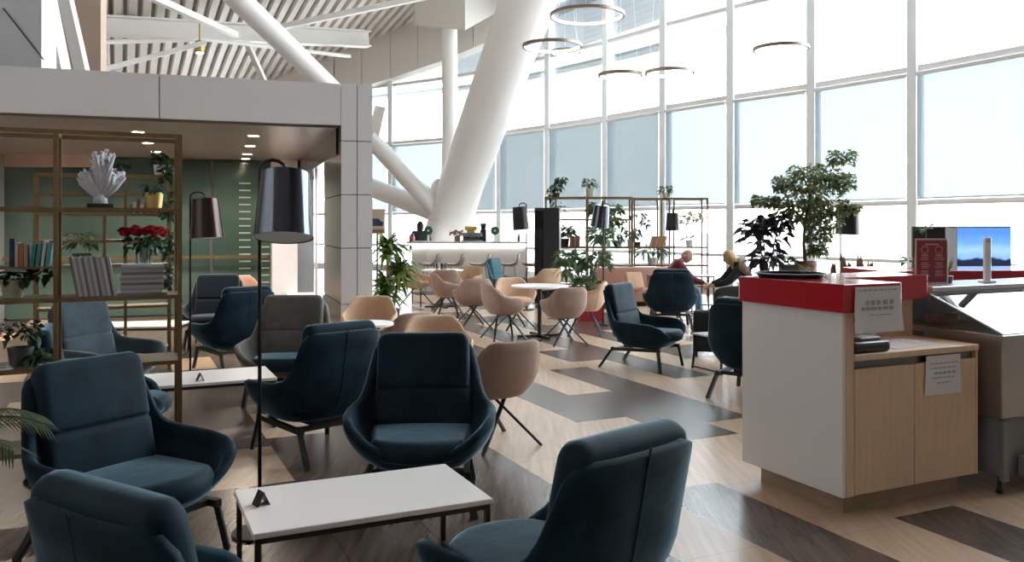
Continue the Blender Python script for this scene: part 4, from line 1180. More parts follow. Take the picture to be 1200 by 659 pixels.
crown(bm, rr, [((-0.05, 0, 1.0), (.28, .25, .25)), ((0.20, 0, 1.15), (.25, .22, .22)), ((0.05, 0.05, 1.25), (.22, .2, .16)), ((0.42, 0.03, 1.42), (.16, .14, .14)), ((0.40, 0, 1.15), (.16, .15, .15)), ((-0.22, 0, 1.12), (.14, .14, .15)),
              ((0.02, -0.05, 0.75), (.28, .2, .14)), ((0.15, 0, 0.55), (.14, .12, .16)), ((-0.45, 0, 0.93), (.16, .12, .09)), ((0.30, 0, 0.85), (.20, .15, .14)), ((0.5, 0, 0.85), (.12, .08, .05)), ((0.14, 0, 0.38), (.10, .10, .10)), ((-0.1, 0, 0.85), (.3, .22, .2)), ((0.1, 0, 0.95), (.36, .25, .25)), ((0.2, 0, 0.7), (.22, .18, .18))], 4600, 0.056, 0.032, 0.1, 0.4)
obj('foliage', bm, FICUS, t)
t = thing('potted_plant', 'bushy dark burgundy rubber plant left of the tall ficus tree', 'plant', (W(897, YT), YT - 0.05, 0.95), 0)
pot(t, 0.10, 0.14, POTD)
bm = BM(); 
for a in (0.3, 2.2, 4.1): tube(bm, [(0.02 * math.cos(a), 0.02 * math.sin(a), 0.12), (0.10 * math.cos(a), 0.10 * math.sin(a), 0.45), (0.15 * math.cos(a), 0.15 * math.sin(a), 0.72)], [0.011, 0.008, 0.005], 6)
obj('stems', bm, BARK, t, True)
bm = BM(); rr = random.Random(31)
crown(bm, rr, [((0, 0, .50), (.24, .2, .26)), ((-.12, 0, .62), (.16, .15, .18)), ((.08, 0, .70), (.16, .14, .12)), ((0, 0, .30), (.18, .16, .12))], 210, 0.135, 0.075, 0.15, 0.5)
obj('foliage', bm, DARKLEAF, t)
t = thing('potted_plant', 'low green plant in a dark box between burgundy plant and ficus pot', 'plant', (W(922, 9.45), 9.42, 0.95), 0)
bm = BM(); rbox(bm, (0, 0, 0.11), (0.17, 0.14, 0.22), 0.008, 1); obj('pot', bm, POTD, t)
bm = BM(); crown(bm, random.Random(5), [((0, 0, .24), (.10, .08, .06))], 70, 0.06, 0.03, 0.5, 0.2); obj('foliage', bm, GREEN, t)
t = thing('flower_posy', 'small cream and green posy in front of the ficus pot', 'flowers', (W(944, 9.36), 9.36, 0.95), 0)
bm = BM(); lathe(bm, [(0, 0), (0.03, 0), (0.04, 0.1), (0, 0.1)], 14); obj('vase', bm, POTC, t, True, angle=40)
bm = BM(); crown(bm, random.Random(6), [((0, 0, .15), (.06, .05, .06))], 60, 0.035, 0.025, 0.5, 0.1); obj('foliage', bm, leaf_mat('posy_leaf', (0.2, 0.25, 0.1), (0.6, 0.55, 0.4)), t)
# dried brown leaves standing in a narrow trough
t = thing('planter_trough', 'narrow white trough of dried brown leaves beside the ficus', 'planter', (3.80, 9.22, 0), 0)
bm = BM(); rbox(bm, (0, 0, 0.47), (0.84, 0.2, 0.94), 0.004, 1); obj('box', bm, WHITEGLOSS, t)
bm = BM(); box(bm, (0, 0, 0.945), (0.80, 0.16, 0.01)); obj('soil', bm, SOIL, t)
for k, (px, hh, lab) in enumerate(((977, .22, 'leftmost, narrow'), (990, .30, 'second from left, tallest pair'), (997, .22, 'third from left'), (1009, .31, 'second from right, broad'), (1020, .23, 'rightmost, narrow'))):
    o = thing('dried_leaf', 'dried brown upright leaf in the white trough, %s' % lab, 'dried plant', (W(px, 9.22), 9.22, 0.951), k * 0.4, 'dried leaves in the trough')
    bm = BM(); tube(bm, [(0, 0, 0), (0, 0, 0.08)], 0.006, 6); obj('stalk', bm, BARK, o)
    bm = BM(); rr = random.Random(k)
    for q in range(4): leaf(bm, (0, 0, 0.05), (rr.uniform(-.12, .12), rr.uniform(-.12, .12), 1), hh * rr.uniform(.85, 1.05), 0.075, (math.cos(q), math.sin(q), 0), 0.0)
    obj('leaf_blade', bm, BROWNLEAF, o)
# dark chair tops seen over the ledge at right
for k, (x, y, lab) in enumerate(((4.15, 9.95, 'black low chair behind the ledge, its flat top just showing beside the dried leaves'),)):
    t = thing('low_chair', lab, 'chair', (x + 0.25, y + 0.3, 0), 0)
    bm = BM(); bm2 = cushion(0.62, 0.62, 0.09); join(bm, xform(bm2, Matrix.Translation((0, -0.28, 0.80)) @ Matrix.Rotation(R(98), 4, 'X'))); obj('backrest', bm, BLACKCL, t, True)
    bm = cushion(0.6, 0.58, 0.14); obj('seat', xform(bm, Matrix.Translation((0, 0.05, 0.42))), BLACKCL, t, True)
    for sx in (-1, 1):
        for sy in (-1, 1):
            bm = BM(); bar(bm, (sx * .25, sy * .25, .36), (sx * .27, sy * .27, 0), .03, .03); obj('leg', bm, BLACK, t)
t = thing('potted_plant', 'small green leafy plant rising behind the menu holder at the television', 'plant', (W(1083, 8.2), 8.2, 0), 0)
bm = BM(); lathe(bm, [(0, 0), (0.14, 0), (0.16, 0.9), (0.15, 0.9), (0.14, 0.86), (0, 0.86)], 20); obj('pot', bm, POTD, t, True, angle=40)
bm = BM(); tube(bm, [(0, 0, 0.85), (0.02, 0, 1.6)], [0.012, 0.005], 6); obj('stem', bm, BARK, t)
bm = BM(); crown(bm, random.Random(15), [((0, 0, 1.57), (.06, .05, .05)), ((-.15, 0, 1.25), (.08, .08, .08))], 26, 0.09, 0.04, 0.3, 0.4); obj('foliage', bm, GREEN, t)

# ------------------------------------------------------------------ brass shelving
def shelving(label, x, y, rz, bays, depth, levels, boards, post=0.024, name='shelving_unit', board_m=None, group=None):
    """local x runs left from the origin at the right end (negative), y backwards; posts at the given bay edges"""
    t = thing(name, label, 'shelving', (x, y, 0), rz, group)
    top = max(levels)
    for bx in bays:
        for by in (0, depth):
            bm = BM(); box(bm, (-bx, by, top / 2), (post, post, top)); obj('post', bm, BRASS, t)
    for z in levels:
        bm = BM()
        L = bays[-1] - bays[0]
        for by in (0, depth): box(bm, (-bays[0] - L / 2, by, z - post / 2), (L - post, post * 0.95, post))
        for bx in bays: box(bm, (-bx, depth / 2, z - post / 2), (post * 0.95, depth - post, post))
        obj('shelf_frame', bm, BRASS, t)
        if z in boards:
            bm = BM(); box(bm, (-bays[0] - L / 2, depth / 2, z - 0.004), (L - post, depth - post, 0.008)); obj('shelf_board', bm, board_m or mat('brown_shelf_board', (0.16, 0.115, 0.08), 0.5), t)
    return t
S0 = Vector((-2.035, 5.15))
def spt(a, b, z): c = S0 - V * a + U * b; return (c.x, c.y, z)
SH1 = shelving('brass shelving with books, coral and roses, nearest at left', S0.x, S0.y, G25, (0, 0.67, 1.34, 2.0), 0.34, (0.30, 0.78, 1.18, 1.71, 2.16), (0.30, 0.78, 1.18, 1.71))
bm = BM(); box(bm, (-1.005, 0.17, 1.36), (0.64, 0.31, 0.012)); obj('shelf_board', bm, BRASS, SH1)
def book(name, label, cat, group, loc, rz, size, col, tilt=0.0, key=None):
    """a bound volume: cover with a page block inset on three sides"""
    w, d, h = size
    m = mat('cover_%02x%02x%02x' % tuple(int(c * 255) for c in col), col, 0.5)
    bm = BM()
    Rm = Matrix.Rotation(tilt, 4, 'Y')
    box(bm, (w * 0.06, d / 2, h / 2), (w * 0.12, d, h)); box(bm, (w * 0.94, d / 2, h / 2), (w * 0.12, d, h)); box(bm, (w / 2, d * 0.02, h / 2), (w * 0.76, d * 0.04, h))
    box(bm, (w / 2, d * 0.50, h / 2), (w * 0.76, d * 0.92, h * 0.96), mi=1)
    o = obj(name, xform(bm, Rm), [m, PAPER]); o.location = loc; o.rotation_euler = (0, 0, rz)
    return tag(o, label, cat, group)
# leaning row of magazines on the middle shelf
rr = random.Random(12)
ordn = ['first', 'second', 'third', 'fourth', 'fifth', 'sixth', 'seventh', 'eighth', 'ninth', 'tenth', 'eleventh', 'twelfth', 'thirteenth', 'fourteenth']
x0 = 0.565
for k in range(14):
    g = (0.16, 0.46, 0.30, 0.52)[k % 4] * rr.uniform(0.85, 1.1)
    book('magazine', 'grey-white magazine in the leaning row, %s from the left' % ordn[k], 'magazine', 'magazines leaning on the middle brass shelf', spt(x0 - k * 0.0155, 0.03, 1.181), G25, (0.0145, 0.21, 0.236 + rr.uniform(-.004, .004)), (g, g, g * 1.02), -0.17)
for k in range(12):
    g = (0.18, 0.44, 0.30, 0.50)[k % 4] * rr.uniform(0.85, 1.1)
    w = 0.235 + rr.uniform(-0.012, 0.02)
    o = book('magazine', 'magazine lying flat in the pile under the roses, %s from the bottom' % ordn[k], 'magazine', 'magazines piled flat on the middle brass shelf', spt(0.325, 0.025, 1.1805 + k * 0.0155), G25 + rr.uniform(-.05, .05), (0.0148, 0.215, w), (g, g, g * 1.03))
    o.data.transform(Matrix.Translation((0, 0, 0.0148)) @ Matrix.Rotation(R(90), 4, 'Y'))
# row of coloured books on the small shelf in the left bay
cols = [(0.015, 0.03, 0.08), (0.5, 0.48, 0.45), (0.45, 0.16, 0.07), (0.4, 0.3, 0.25), (0.06, 0.22, 0.24), (0.05, 0.26, 0.26), (0.55, 0.55, 0.52), (0.08, 0.3, 0.32)]
nm = ['navy', 'white', 'rust-red', 'tan', 'dark teal', 'teal', 'cream', 'bright teal']
xx = 0.905
for k, cdef in enumerate(cols):
    wd = (0.024, 0.016, 0.022, 0.02, 0.022, 0.02, 0.016, 0.024)[k]
    book('book', '%s book in the short row at upper left of the brass shelving' % nm[k], 'book', 'books on the small brass shelf', spt(xx, 0.03, 1.3665), G25, (wd, 0.15, (0.16, 0.14, 0.135, 0.13, 0.13, 0.135, 0.15, 0.14)[k]), cdef, 0.0 if k < 4 else 0.12)
    xx -= wd + (0.003 if k < 3 else 0.007)
# coral sculpture on a black base
t = thing('coral_sculpture', 'pale branching coral sculpture on a black base on the upper brass shelf', 'sculpture', spt(0.44, 0.13, 1.711), G25)
bm = BM(); rbox(bm, (0, 0, 0.012), (0.15, 0.10, 0.024), 0.003, 1); obj('base', bm, BLACKP, t)
bm = BM(); rr = random.Random(41)
tube(bm, [(0, 0, 0.02), (0, 0, 0.08)], [0.045, 0.035], 10)
for k in range(80):
    a = rr.uniform(-1.3, 1.3); L = rr.uniform(0.14, 0.25) * (1.15 if abs(a) < 0.5 else 0.8)
    yy = rr.uniform(-0.035, 0.035)
    p0 = Vector((0, yy * 0.3, 0.05)); d = Vector((math.sin(a) * 0.62, yy / 0.25, math.cos(a) * 0.9 + 0.25)).normalized()
    p1 = p0 + d * L * 0.6; p2 = p0 + d * L + Vector((rr.uniform(-.03, .03), rr.uniform(-.01, .01), rr.uniform(0, .03)))
    tube(bm, [p0, p1, p2], [0.018, 0.018, 0.009], 6)
    for q in range(6):
        s0 = p1.lerp(p2, rr.uniform(-0.6, 0.9)); tube(bm, [s0, s0 + Vector((rr.uniform(-.035, .035), rr.uniform(-.025, .025), rr.uniform(0.0, .045)))], [0.009, 0.004], 5)
obj('coral', bm, CORAL, t, True)
# roses on the pile of magazines
t = thing('rose_bouquet', 'bunch of red roses in a glass vase on the pile of magazines', 'flowers', spt(0.20, 0.12, 1.369), G25)
bm = BM(); lathe(bm, [(0, 0), (0.045, 0), (0.05, 0.08), (0.047, 0.08), (0.042, 0.006), (0, 0.006)], 20); obj('vase', bm, glass_mat('vase_glass', (0.85, 0.9, 0.9), 2.5), t, True, angle=40)
bm = BM()
heads = []
for k in range(11):
    a = k * 2.4; rad = 0.03 + 0.095 * math.sqrt(k / 11)
    hp = Vector((rad * math.cos(a) * 1.1, rad * math.sin(a) * 0.7, 0.215 - 0.25 * rad + 0.01 * (k % 2))); heads.append(hp)
    tube(bm, [(0.01 * math.cos(a), 0.01 * math.sin(a), 0.01), hp * 0.6 + Vector((0, 0, 0.02)), hp], 0.0025, 5)
obj('stems', bm, GREEN, t)
bm = BM(); crown(bm, random.Random(9), [((0, 0, .12), (.11, .07, .06))], 90, 0.05, 0.028, 0.1, 0.4); obj('foliage', bm, IVY, t)
rr = random.Random(3)
for hp in heads:
    bm = BM(); ball(bm, hp, 0.024, (1, 1, 1.1), 8, 6)
    for q in range(13):
        a = q * 2.4; tl = 0.2 + q * 0.07
        leaf(bm, hp + Vector((0, 0, -0.018)), (math.cos(a) * tl, math.sin(a) * tl, 1.0 - 0.03 * q), 0.052, 0.054, (-math.cos(a), -math.sin(a), 0.4), 0.0)
    obj('rose_bloom', bm, ROSE, t)
def trailing(label, loc, potm, r, h, blobs, n, L=0.045, W_=0.034, seed=1, lm=None, name='potted_plant', group=None, cat='plant'):
    t = thing(name, label, cat, loc, 0, group)
    pot(t, r, h, potm)
    bm = BM(); lathe(bm, [(0, h - 0.018), (r * 0.86, h - 0.018), (0, h - 0.012)], 16); obj('soil', bm, SOIL, t)
    bm = BM(); crown(bm, random.Random(seed), blobs, n, L, W_, 0.1, 0.5); obj('foliage', bm, lm or IVY, t)
    return t
t = trailing('gold metal pot with a small plant on the upper brass shelf', spt(0.14, 0.14, 1.711), GOLD, 0.055, 0.095, [((0, 0, .12), (.05, .05, .04))], 26, seed=2)
trailing('cream pot with green plant trailing over the middle brass shelf, left bay', spt(0.90, 0.16, 1.181), POTC, 0.065, 0.105, [((0.02, 0, .12), (.08, .06, .05)), ((0.12, .06, .13), (.07, .06, .05))], 110, seed=3)
trailing('leafy green trailing plant on the lower brass shelf, left bay', spt(0.86, 0.15, 0.781), POTD, 0.07, 0.11, [((0, 0, .2), (.13, .08, .10)), ((0.1, 0, .05), (.06, .09, .05))], 150, seed=4)
t = thing('paper_sheet', 'open white leaflet lying on the lower brass shelf', 'paper', spt(1.0, 0.07, 0.781), G25 + 0.2)
bm = BM(); box(bm, (0, 0, 0.003), (0.21, 0.15, 0.004)); obj('sheet', bm, PAPER, t)
bm = BM(); box(bm, (0, 0, 0.0055), (0.15, 0.09, 0.001)); obj('print_block', bm, INK, t)
# rear brass shelving inside the portal room
S1 = Vector((-3.85, 9.45))
def s2(a, b, z): c = S1 - V * a + U * b; return (c.x, c.y, z)
shelving('second brass shelving standing farther back inside the portal room', S1.x, S1.y, G25, (0, 0.45, 0.66, 1.32), 0.25, (0.25, 0.72, 1.18, 1.45, 1.74, 1.96, 2.17), (0.25, 0.72, 1.18, 1.45, 1.74), post=0.03)
t = trailing('white pot with ivy trailing down the right post of the rear brass shelving', s2(0.10, 0.10, 2.171), POTW, 0.065, 0.12, [((0, 0, .2), (.07, .06, .11)), ((.10, -.07, 0.0), (.06, .05, .2)), ((.14, -.12, -.35), (.05, .05, .28)), ((.15, -.13, -.8), (.045, .045, .28)), ((.16, -.13, -1.15), (.035, .035, .2))], 420, 0.06, 0.045, 5)
trailing('small green plant on the rear brass shelving, top right corner', s2(0.5, 0.12, 2.171), POTD, 0.05, 0.08, [((0, 0, .12), (.08, .06, .06))], 40, 0.06, 0.04, 15)
trailing('round green grassy plant on the rear brass shelving behind the magazines', s2(0.88, 0.12, 1.181), POTD, 0.10, 0.12, [((0, 0, .26), (.15, .1, .12))], 140, 0.11, 0.02, 6, GREEN)
cols = [(0.35, 0.05, 0.05), (0.55, 0.52, 0.5), (0.3, 0.04, 0.05), (0.6, 0.58, 0.56), (0.25, 0.06, 0.05), (0.58, 0.55, 0.5), (0.4, 0.08, 0.07), (0.5, 0.48, 0.46), (0.2, 0.1, 0.09)]
for k, cdef in enumerate(cols):
    book('book', '%s book in the small row on the rear brass shelving, %s from the left' % ('red' if cdef[0] - cdef[1] > 0.1 else 'pale', ordn[k]), 'book', 'books on the rear brass shelving', s2(0.42 - k * 0.038, 0.04, 1.7405), G25, (0.03, 0.16, 0.10 + 0.03 * (k % 3)), cdef, 0.1)
# palm at the lower left edge
t = thing('potted_palm', 'dark palm whose fronds reach in from the left edge of the photo', 'plant', (-2.42, 3.38, 0), 0)
pot(t, 0.16, 0.42, POTD)
bm = BM(); tube(bm, [(0, 0, 0.36), (0.01, 0.01, 0.70)], [0.03, 0.02], 8); obj('trunk', bm, BARK, t)
bm = BM(); rr = random.Random(17)
for k in range(13):
    a = k * 2.4 + 0.3; L = rr.uniform(0.38, 0.55); el = rr.uniform(0.5, 1.1)
    pts = []
    for q in range(9):
        s_ = q / 8; pts.append(Vector((math.cos(a) * L * s_, math.sin(a) * L * s_, 0.66 + el * L * s_ - 0.75 * L * s_ * s_ * el)))
    tube(bm, pts, [0.006 - 0.0005 * q for q in range(9)], 5)
    for q in range(2, 33):
        s_ = q / 32; f = s_ * 8; i = min(int(f), 7); p = pts[i].lerp(pts[i + 1], f - i); d = (pts[i + 1] - pts[i]).normalized()
        side = d.cross(Vector((0, 0, 1))).normalized()
        for sd in (-1, 1): leaf(bm, p, d * 0.9 + side * sd * 0.8, 0.17 * (1 - 0.6 * abs(s_ - 0.4)), 0.011, (0, 0, 1), 0.35)
obj('fronds', bm, PALM, t)

# ------------------------------------------------------------------ dracaena beside the pier, red planter, banquette, tower
def strap_plant(label, loc, potm, heads, pr=0.16, ph=0.3, n=46, L=0.42, seed=1, lm=None):
    t = thing('potted_plant', label, 'plant', loc, 0)
    pot(t, pr, ph, potm)
    bm = BM()
    for h in heads: tube(bm, [(h[0] * 0.2, h[1] * 0.2, ph - 0.04), (h[0] * 0.6, h[1] * 0.6, h[2] * 0.6), h], [0.03, 0.025, 0.02], 8)
    obj('trunk', bm, BARK, t, True)
    bm = BM(); rr = random.Random(seed)
    for h in heads:
        for k in range(n):
            a = rr.uniform(0, 2 * PI); e = rr.uniform(0.1, 2.0)
            leaf(bm, Vector(h) + Vector((0, 0, rr.uniform(-0.18, 0.1))), (math.cos(a), math.sin(a), e), L * rr.uniform(0.7, 1.1), 0.066, (0, 0, 1), rr.uniform(0.35, 0.85), n=5)
    obj('foliage', bm, lm or DRAC, t)
    return t
strap_plant('bright green strap-leaved floor plant right beside the clad pier', (W(457, 13.2), 13.2, 0), POTD, [(-0.05, 0, 1.22), (0.14, 0.05, 0.85), (-0.08, 0, 0.60)], n=140, L=0.52, seed=4)
t = thing('planter_box', 'red square floor planter with big leafy plants beside the tub chairs', 'planter', (W(690, 14.4), 14.4, 0), R(10))
bm = BM(); rbox(bm, (0, 0, 0.26), (0.42, 0.42, 0.52), 0.01, 2); obj('box', bm, REDMAT, t)
bm = BM(); box(bm, (0, 0, 0.523), (0.38, 0.38, 0.01)); obj('soil', bm, SOIL, t)
bm = BM(); tube(bm, [(0, 0, 0.5), (0.05, 0, 1.0), (0.12, 0, 1.45)], [0.02, 0.014, 0.006], 7); tube(bm, [(0, 0, 0.5), (-0.2, 0, 0.95)], [0.014, 0.006], 7); obj('stems', bm, BARK, t)
bm = BM(); crown(bm, random.Random(55), [((-.25, 0, .85), (.3, .2, .2)), ((.12, 0, 1.0), (.25, .2, .2)), ((.2, 0, 1.45), (.2, .15, .2)), ((-.38, 0, 1.05), (.18, .15, .16)), ((-.05, 0, .65), (.2, .2, .1))], 330, 0.17, 0.075, 0.3, 0.5); obj('foliage', bm, GREEN, t)
t = thing('banquette_sofa', 'dusty pink banquette sofa in front of the brass plant shelf', 'sofa', (W(752, 17.0), 17.0, 0), R(4))
bm = BM(); rbox(bm, (0, 0.05, 0.21), (1.85, 0.6, 0.26), 0.04, 2); obj('seat', bm, ROSEFAB, t, True, angle=50)
bm = BM(); rbox(bm, (0, 0.40, 0.44), (1.85, 0.16, 0.62), 0.05, 2); obj('backrest', bm, ROSEFAB, t, True, angle=50)
bm = BM(); box(bm, (0, 0.1, 0.04), (1.7, 0.5, 0.08)); obj('plinth', bm, BLACKP, t)
t = thing('throw_cushion', 'tan cushion lying on the dusty pink banquette', 'cushion', (W(741, 16.95), 16.72, 0.345), 0.3)
bm = cushion(0.36, 0.36, 0.12); obj('cover', xform(bm, Matrix.Translation((0, 0, 0.16)) @ Matrix.Rotation(R(65), 4, 'X')), BEIGE, t, True)
t = thing('display_tower', 'tall black glossy tower at the left end of the brass plant shelf', 'tower', (W(642, 17.6), 17.6, 0), R(-8))
bm = BM(); rbox(bm, (0, 0, 1.0), (0.52, 0.4, 1.96), 0.01, 1); obj('body', bm, BLACKP, t)
bm = BM(); box(bm, (-0.16, -0.205, 1.02), (0.17, 0.012, 1.80)); obj('glass_front', bm, mat('dark_glass', (0.01, 0.012, 0.012), 0.05), t)
bm = BM(); box(bm, (0, 0, 0.01), (0.6, 0.5, 0.02)); obj('base', bm, BLACKP, t)

# ------------------------------------------------------------------ brass plant shelf by the windows
YS = 18.9
PSH = 'brass plant shelves by the windows'
shelving('left half of the tall brass plant shelf by the windows', W(741, YS), YS, R(-3), (0, 0.62, 1.0, 1.72, 1.95), 0.75, (0.25, 0.72, 1.13, 1.76, 2.26), (0.72, 1.13), post=0.035, group=None)
shelving('right half of the tall brass plant shelf by the windows', W(829, YS + 0.1), YS + 0.1, R(-3), (0, 0.75, 1.03, 1.64), 0.75, (0.25, 0.72, 1.13, 2.24), (0.72, 1.13), post=0.035)
def on(px, z, y=YS + 0.3): return (W(px, y), y, z)
trailing('cream pot with tufted green plant on top of the brass plant shelf', on(691, 2.261), POTC, 0.09, 0.2, [((0, 0, .32), (.12, .1, .14))], 70, 0.13, 0.04, 11, GREEN)
trailing('twisting dark green bonsai on the top left of the brass plant shelf', on(652, 2.261), POTD, 0.09, 0.1, [((0.12, 0, .38), (.12, .1, .09)), ((0, 0, .22), (.12, .08, .1)), ((-.1, 0, .05), (.1, .1, .2)), ((0.0, -.45, -.3), (.14, .05, .3))], 190, 0.10, 0.06, 12, IVY)
trailing('bushy green plant on the plant shelf beside the black tower', on(661, 1.131), POTD, 0.12, 0.18, [((0, 0, .35), (.2, .15, .17))], 90, 0.15, 0.07, 13, GREEN)
trailing('tall variegated plant in the middle of the brass plant shelf', on(709, 0.721), POTC, 0.16, 0.3, [((0, 0, .65), (.35, .2, .3)), ((.15, 0, 1.1), (.25, .2, .3)), ((-.15, 0, 1.3), (.2, .15, .15))], 260, 0.17, 0.085, 14, GREEN)
trailing('airy pale green plant hanging right of the chrome lamp on the plant shelf', on(724, 1.131), POTW, 0.09, 0.14, [((0, 0, .45), (.2, .15, .3)), ((-.05, 0, .85), (.15, .15, .15))], 150, 0.12, 0.06, 16, GREEN)
trailing('small plant in a narrow pot on the plant shelf left of the orange books', on(739, 1.131), POTC, 0.08, 0.17, [((0, 0, .28), (.1, .1, .14))], 50, 0.12, 0.05, 17, GREEN)
trailing('dark trailing plant high on the right half of the plant shelf', on(747, 1.131, YS + 0.6), POTD, 0.08, 0.1, [((0, 0, .72), (.17, .1, .08)), ((.2, 0, .55), (.12, .1, .12)), ((0, 0, .3), (.05, .05, .2))], 110, 0.12, 0.055, 18, IVY)
trailing('small potted plant above the brown books on the plant shelf', on(780, 2.241), POTC, 0.08, 0.12, [((0, 0, .2), (.12, .1, .1))], 50, 0.12, 0.05, 19, GREEN)
trailing('spiky green plant low on the right half of the plant shelf', on(765, 0.721), POTW, 0.11, 0.15, [((0, 0, .32), (.4, .2, .16))], 130, 0.2, 0.035, 20, GREEN)
t = thing('orchid', 'pale flowering orchid on a thin bent stem right of the plant shelf lamp', 'flowers', on(808, 1.131), 0)
pot(t, 0.09, 0.15, POTW)
bm = BM(); tube(bm, [(0, 0, .12), (0.05, 0, .3), (0.09, 0, .55), (0.0, 0, .62)], 0.012, 6); tube(bm, [(0.09, 0, .53), (0.22, 0, .6)], 0.01, 6); obj('stems', bm, BARK, t)
bm = BM(); crown(bm, random.Random(23), [((0, 0, .62), (.28, .12, .1)), ((.1, 0, .70), (.2, .1, .06))], 70, 0.13, 0.10, 0.3, 0.2); obj('blooms', bm, PALEPET, t)
bm = BM(); crown(bm, random.Random(24), [((0, 0, .50), (.2, .12, .06)), ((0, 0, .17), (.15, .1, .04))], 30, 0.18, 0.06, 0.3, 0.5); obj('foliage', bm, IVY, t)
for k in range(5):
    c_ = [(0.25, 0.12, 0.1), (0.12, 0.05, 0.05), (0.35, 0.2, 0.16), (0.18, 0.1, 0.09), (0.28, 0.15, 0.14)][k]
    book('book', 'brown book in the left group on the plant shelf, %s from the left' % ordn[k], 'book', 'brown books beside the black tower', on(668 + k * 2.3, 1.131, YS + 0.08), 0, (0.038, 0.2, 0.26 - 0.015 * (k % 3)), c_, 0.06)
for k in range(7):
    c_ = [(0.40, 0.24, 0.14), (0.33, 0.17, 0.08), (0.45, 0.3, 0.18), (0.36, 0.2, 0.1)][k % 4]
    book('book', 'tan book in the leaning group on the plant shelf, %s from the left' % ordn[k], 'book', 'tan books leaning on the plant shelf', on(762 + k * 2.35, 1.131, YS + 0.12), 0, (0.04, 0.2, 0.25), c_, 0.3)

# ------------------------------------------------------------------ white bar
t = thing('bar_counter', 'long white bar counter under the big leaning column', 'bar', (0, 0, 0), 0)
YB = 20.6
def barline(off=0.0):
    pts = [(-2.50, YB + 1.35), (-2.58 - off, YB + 1.0), (-2.50 - off, YB + 0.35 - off), (-2.1 - off * 0.5, YB - off), (-1.2, YB - 0.10 - off), (0.35, YB - 0.12 - off)]
    return pts
inner = [(0.35, YB + 0.5), (-1.9, YB + 0.55), (-1.95, YB + 1.35)]
bm = BM(); prism(bm, barline() + inner, 0.0, 1.12); obj('front_panel', bm, BARWHITE, t)
bm = BM(); prism(bm, barline(0.12) + inner, 1.165, 1.215); obj('counter_top', bm, WHITETOP, t)
bm = BM(); prism(bm, barline(0.05) + inner, 1.12, 1.165); obj('light_strip', bm, STRIP, t)
# bar chairs along it
first = None
for k, px in enumerate((505, 533, 563, 597, 624)):
    Y = 19.55
    lab = 'taupe bar chair at the white bar, %s of five' % ('leftmost', 'second from left', 'middle', 'fourth from left', 'rightmost')[k]
    if first: dup(first, (W(px, Y), Y, 0), R(78 + 4 * k), lab); continue
    o = first = thing('bar_chair', lab, 'chair', (W(px, Y), Y, 0), R(78), 'chairs along the white bar')
    bm = BM(); ring = []
    prof = [(0.20, 0.685), (0.1, 0.66), (-0.08, 0.655), (-0.18, 0.69), (-0.225, 0.80), (-0.25, 0.96)]
    rows = []
    for (yy, zz) in prof:
        rows.append([Vector((0.21 * s_, yy + 0.04 * s_ * s_, zz + (0.05 * s_ * s_ if zz < 0.75 else 0.0) - (0.05 * abs(s_) ** 3 if zz > 0.9 else 0))) for s_ in (-1, -.6, -.2, .2, .6, 1)])
    A = [[bm.verts.new(v) for v in r_2] for r_2 in rows]; B = [[bm.verts.new(v + Vector((0, 0.02, 0.02))) for v in r_2] for r_2 in rows]
    for i in range(5):
        for j in range(5):
            bm.faces.new((A[i][j], A[i][j + 1], A[i + 1][j + 1], A[i + 1][j])); bm.faces.new((B[i][j], B[i + 1][j], B[i + 1][j + 1], B[i][j + 1]))
    for i in range(5):
        for j in (0, 5): bm.faces.new((A[i][j], A[i + 1][j], B[i + 1][j], B[i][j]))
    for i in (0, 5):
        for j in range(5): bm.faces.new((A[i][j], B[i][j], B[i][j + 1], A[i][j + 1]))
    obj('seat_shell', bm, SHELLP, o, True)
    for sx in (-1, 1):
        for sy in (-1, 1):
            bm = BM(); tube(bm, [(sx * 0.13, sy * 0.12, 0.66), (sx * 0.2, sy * 0.2, 0)], 0.011, 6); obj('leg', bm, GREYM, o)
    bm = BM(); tube(bm, [(0.185, 0.185, 0.22), (0.185, -0.185, 0.22), (-0.185, -0.185, 0.22), (-0.185, 0.185, 0.22)], 0.008, 6, closed=True); obj('foot_ring', bm, GREYM, o)
def b_on(px, y=YB + 0.2): return (W(px, y), y, 1.215)
for k, (px, lab) in enumerate(((502, 'round green sign on a white stand at the left part of the bar'), (580, 'round green sign on a white stand at the right part of the bar'))):
    o = thing('round_sign', lab, 'sign', b_on(px), 0, 'round green signs on the bar')
    bm = BM(); lathe(bm, [(0, -0.02), (0.105, -0.02), (0.105, 0.02), (0, 0.02)], 32, (0, 0, 0.27), Matrix.Rotation(R(90), 3, 'X')); obj('disc', bm, GREENSIGN, o)
    bm = BM(); lathe(bm, [(0, -0.003), (0.024, -0.003), (0.024, 0.003), (0, 0.003)], 18, (0, -0.024, 0.27), Matrix.Rotation(R(90), 3, 'X')); obj('emblem', bm, PAINTW, o)
    bm = BM(); box(bm, (0, 0, 0.085), (0.05, 0.03, 0.17)); box(bm, (0, 0, 0.006), (0.14, 0.1, 0.012)); obj('stand', bm, PAINTW, o)
t = thing('coffee_machine', 'grey coffee machine with yellow hopper on the white bar', 'coffee machine', b_on(554, YB + 0.3), 0)
bm = BM(); rbox(bm, (0, 0, 0.17), (0.48, 0.36, 0.10), 0.015, 1); rbox(bm, (0, 0.1, 0.08), (0.48, 0.16, 0.16), 0.01, 1); obj('body', bm, GREYM, t)
bm = BM(); rbox(bm, (0, -0.02, 0.015), (0.5, 0.36, 0.03), 0.005, 1); obj('drip_tray', bm, STEEL, t)
for sx in (-0.11, 0.11):
    bm = BM(); tube(bm, [(sx, -0.1, 0.12), (sx, -0.1, 0.08)], 0.035, 12); tube(bm, [(sx, -0.1, 0.09), (sx, -0.26, 0.08)], 0.012, 8); obj('brew_group', bm, BLACKP, t)
